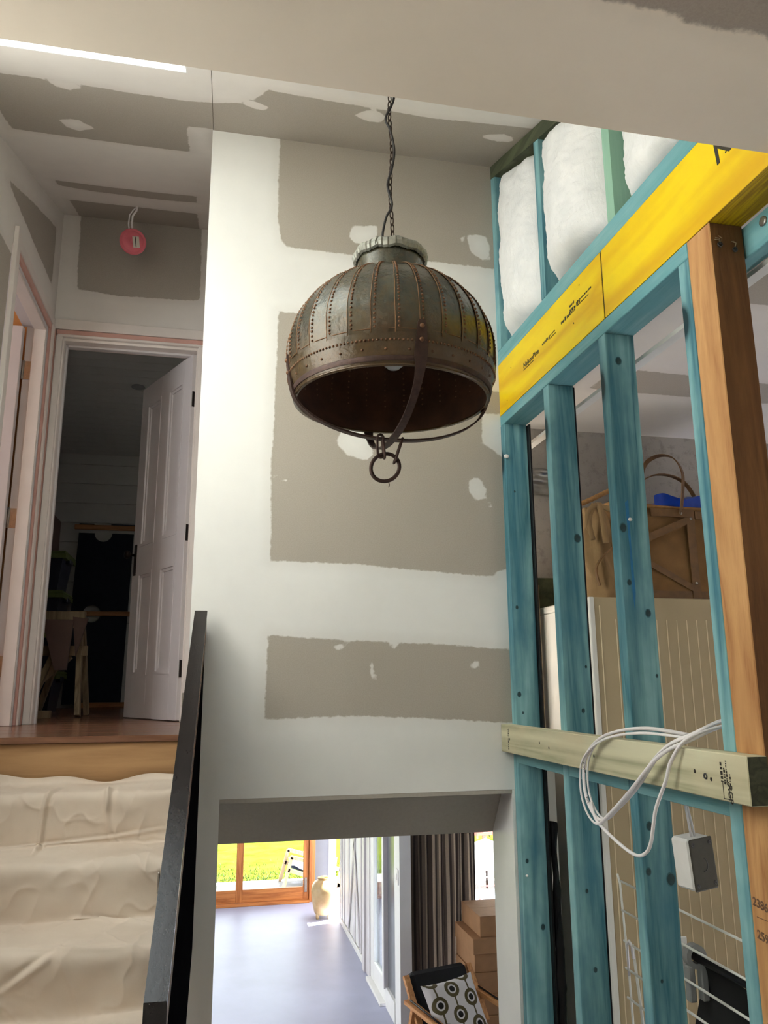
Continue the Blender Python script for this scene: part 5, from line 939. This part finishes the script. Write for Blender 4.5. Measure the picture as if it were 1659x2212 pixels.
b = B(); b.bbox(-.25, .25, -.06, .06, .0, .38, .03, Matrix.Translation((0, .10, .34)) @ Matrix.Rotation(-.55, 4, 'X')); b.build('back_cushion', M['black_cloth'], ac)
def cushion():
    n = 22; V_ = []; F = []; UV = []
    for sg in (1, -1):
        o_ = len(V_)
        for j in range(n+1):
            for i in range(n+1):
                u, v = i/n*2-1, j/n*2-1; h = .075*(max(0, (1-u**4)*(1-v**4)))**.55; pin = 1-.06*(1-abs(u)**2)*0-.07*(1-v*v)*abs(u)-.07*(1-u*u)*abs(v)
                V_.append((u*.215*(1-.07*(1-v*v)), -sg*h, v*.215*(1-.07*(1-u*u)))); UV.append((i/n, j/n))
        F += [(o_+j*(n+1)+i, o_+j*(n+1)+i+1, o_+(j+1)*(n+1)+i+1, o_+(j+1)*(n+1)+i)[::sg] for j in range(n) for i in range(n)]
    me = bpy.data.meshes.new('cushion'); me.from_pydata(V_, [], F); uvl = me.uv_layers.new(name='UVMap')
    for l in me.loops: uvl.data[l.index].uv = UV[l.vertex_index]
    me.polygons.foreach_set('use_smooth', [True]*len(F)); me.materials.append(M['cushion']); me.update()
    o = bpy.data.objects.new('cushion', me); COL.objects.link(o); o.matrix_world = Matrix.Translation((1.80, 6.05, ZL+.515)) @ Matrix.Rotation(math.radians(12), 4, 'Z') @ Matrix.Rotation(math.radians(-33), 4, 'X') @ Matrix.Rotation(math.radians(-5), 4, 'Y')
    tag(o, 'square cushion printed with olive and black ringed drops on the armchair', 'cushion')
cushion()
zb = ZL
for k, (h, x0, x1, y0, y1, l) in enumerate(((.27, 2.10, 2.66, 6.55, 7.05, 'cardboard box at the bottom of the stack by the window'), (.16, 2.105, 2.66, 6.56, 7.05, 'flat cardboard box second from the bottom of the stack'), (.15, 2.10, 2.655, 6.55, 7.04, 'flat cardboard box in the middle of the stack by the window'), (.135, 2.11, 2.65, 6.56, 7.05, 'cardboard box under the top pair of the stack'), (.115, 2.095, 2.66, 6.54, 7.04, 'scuffed cardboard box just below the topmost box'), (.155, 2.165, 2.62, 6.57, 7.06, 'smaller cardboard box on top of the stack by the window'))):
    t_ = thing('cardboard_box', l, 'box', ((x0+x1)/2, (y0+y1)/2, zb+.0005), 'cardboard boxes stacked by the window'); W2, D2 = (x1-x0)/2, (y1-y0)/2
    b = B(); b.bbox(-W2, W2, -D2, D2, 0, h-.002, .004); b.build('body', M['cardboard'], t_); b = B(); b.box(-W2+.002, W2-.002, -D2+.002, -.002, h-.002, h-.0005); b.box(-W2+.002, W2-.002, .002, D2-.002, h-.002, h-.0005); b.build('flap', M['cardboard'], t_); zb += h
# ------------------------------------------------------------------ outside
ZG = -1.36
shell('floor_terrace', [(-6, 1.75, 11.44, 13.15, ZG-.1, ZG), (1.75, 9.0, 7.4, 13.15, ZG-.1, ZG)], M['patio'], 'pale concrete terrace outside the glass doors', 'terrace')
shell('floor_lawn', [(-40, 40, 13.15, 60, ZG-.12, ZG-.02)], M['lawn'], 'sunlit mown lawn beyond the terrace', 'lawn')
b = B()
for k in range(2600):
    x = random.uniform(-1.5, 2.6); y = 13.14+abs(random.gauss(0, .5)); h = random.uniform(.02, .05); a = random.uniform(0, 6.28); dx, dy = .006*math.cos(a), .006*math.sin(a)
    b.add([(x-dx, y-dy, ZG-.02), (x+dx, y+dy, ZG-.02), (x+random.uniform(-.02, .02), y+random.uniform(-.02, .02), ZG-.02+h)], [(0,1,2)])
tag(b.build('grass_edge', M['leaf']), 'rough grass along the lawn edge', 'grass', kind='stuff')
oc = thing('garden_chair', 'pale timber garden lounge chair on the terrace outside', 'garden chair', (1.46, 12.75, ZG))
def gc(nm, pts_, w_, t_, side): b = B(); b.strap(pts_, w_, t_, side); return b.build(nm, M['out_wood'], oc)
for s in (-1, 1):
    yy = s*.28; gc('leg', [(-.34, yy, .0), (-.22, yy, .445)], .03, .05, (0,1,0)); gc('armrest', [(-.23, yy, .445), (.5, yy, .24)], .03, .05, (0,1,0)); gc('seat_rail', [(-.27, yy, .27), (.5, yy, .02)], .03, .05, (0,1,0)); gc('leg', [(.48, yy, .0), (.52, yy, .3)], .03, .05, (0,1,0))
b = B(); b.grid(lambda u, v: (-.22+.65*u, -.26+.52*v, .33-.24*u+.02*math.sin(v*15)+.01*math.sin(u*21)), 16, 10); b.grid(lambda u, v: (-.22+.65*u, -.26+.52*v, .29-.24*u), 4, 4); b.build('seat_pad', simple('blue_grey_pad', (92,104,124), .9, 0, .2, 30), oc)
# terrace things seen through the small window
rs = thing('red_timber_frame', 'red painted lattice play frame on the terrace', 'play frame', (4.35, 13.0, ZG-.02))
for x in (-.55, .05, .55): b = B(); b.bbox(x-.03, x+.03, -.03, .03, 0, 1.7, .004); b.build('post', M['red'], rs)
for z in (.55, .75, .95, 1.15, 1.35, 1.6): b = B(); b.bbox(-.58, .58, -.045, -.031, z, z+.05, .003); b.build('rail', M['red'], rs)
for x in (-.4, -.25, -.1, .2, .35): b = B(); b.bbox(x, x+.035, -.06, -.046, .5, 1.65, .003); b.build('slat', M['red'], rs)
us = thing('garden_umbrella', 'white canvas garden umbrella on the terrace', 'umbrella', (4.05, 11.9, ZG)); b = B(); b.lathe([(.62, .36), (.40, .52), (.02, .68), (0, .69)], n=8, smooth=False); b.build('canopy', M['shade'], us); b = B(); b.tube([(0,0,0), (0,0,.68)], .016, 8); b.build('pole', M['iron'], us)
tf = thing('terrace_table', 'thin red metal table frame on the sunny terrace', 'table', (3.62, 10.5, ZG)); b = B()
for x in (-.22, .22):
    for y in (-.22, .22): b = B(); b.tube([(x, y, 0), (x, y, .42)], .009, 7); b.build('leg', M['red'], tf)
b = B(); b.tube([(-.22,-.22,.42), (.22,-.22,.42), (.22,.22,.42), (-.22,.22,.42)], .009, 7, True); b.build('top_frame', M['red'], tf)
b = B(); b.bbox(2.6, 3.35, 8.6, 9.2, ZG+.0005, ZG+.12, .01); tag(b.build('timber_step', M['sawhorse']), 'weathered timber step on the terrace by the window', 'step')
bs = thing('shrub', 'green leafy shrub beyond the red play frame', 'shrub', (5.3, 14.0, ZG-.02)); b = B()
for k in range(900):
    a, e, r = random.uniform(0, 6.28), random.uniform(-.6, 1.5), random.uniform(.35, .7); c = Vector((r*math.cos(a)*math.cos(e), r*math.sin(a)*math.cos(e), .75+r*math.sin(e))); d_ = Vector((random.uniform(-1,1), random.uniform(-1,1), random.uniform(-1,1))).normalized()*.07; e_ = d_.orthogonal().normalized()*.03
    b.add([c-d_, c+e_, c+d_, c-e_], [(0,1,2,3)])
o = b.build('foliage', M['leaf'], bs); o['kind'] = 'stuff'; b = B(); b.tube([(0,0,0), (.02,0,.5), (0,.03,.9)], [.04, .03, .01], 7); b.build('stem', M['sawhorse'], bs)
# unseen slabs added to block sun and trim its patch on the floor
shell('trim_sun_blocker', [(1.75, 2.42, 9.6, 10.88, 1.25, 1.32), (1.75, 3.6, 10.88, 12.3, 1.25, 1.32), (1.75, 2.9, 7.37, 9.3, 1.25, 1.32)], M['white'], 'unseen slabs added above the side opening to block sun', 'sun blocker')
shell('ceiling_sky_blocker', [(-4, 1.75, 11.45, 13.3, 1.22, 1.3)], M['white'], 'unseen slab added outside the glass doors to cut sky light', 'sky blocker')  # out-of-view roof added to reduce sky light on the lower floor
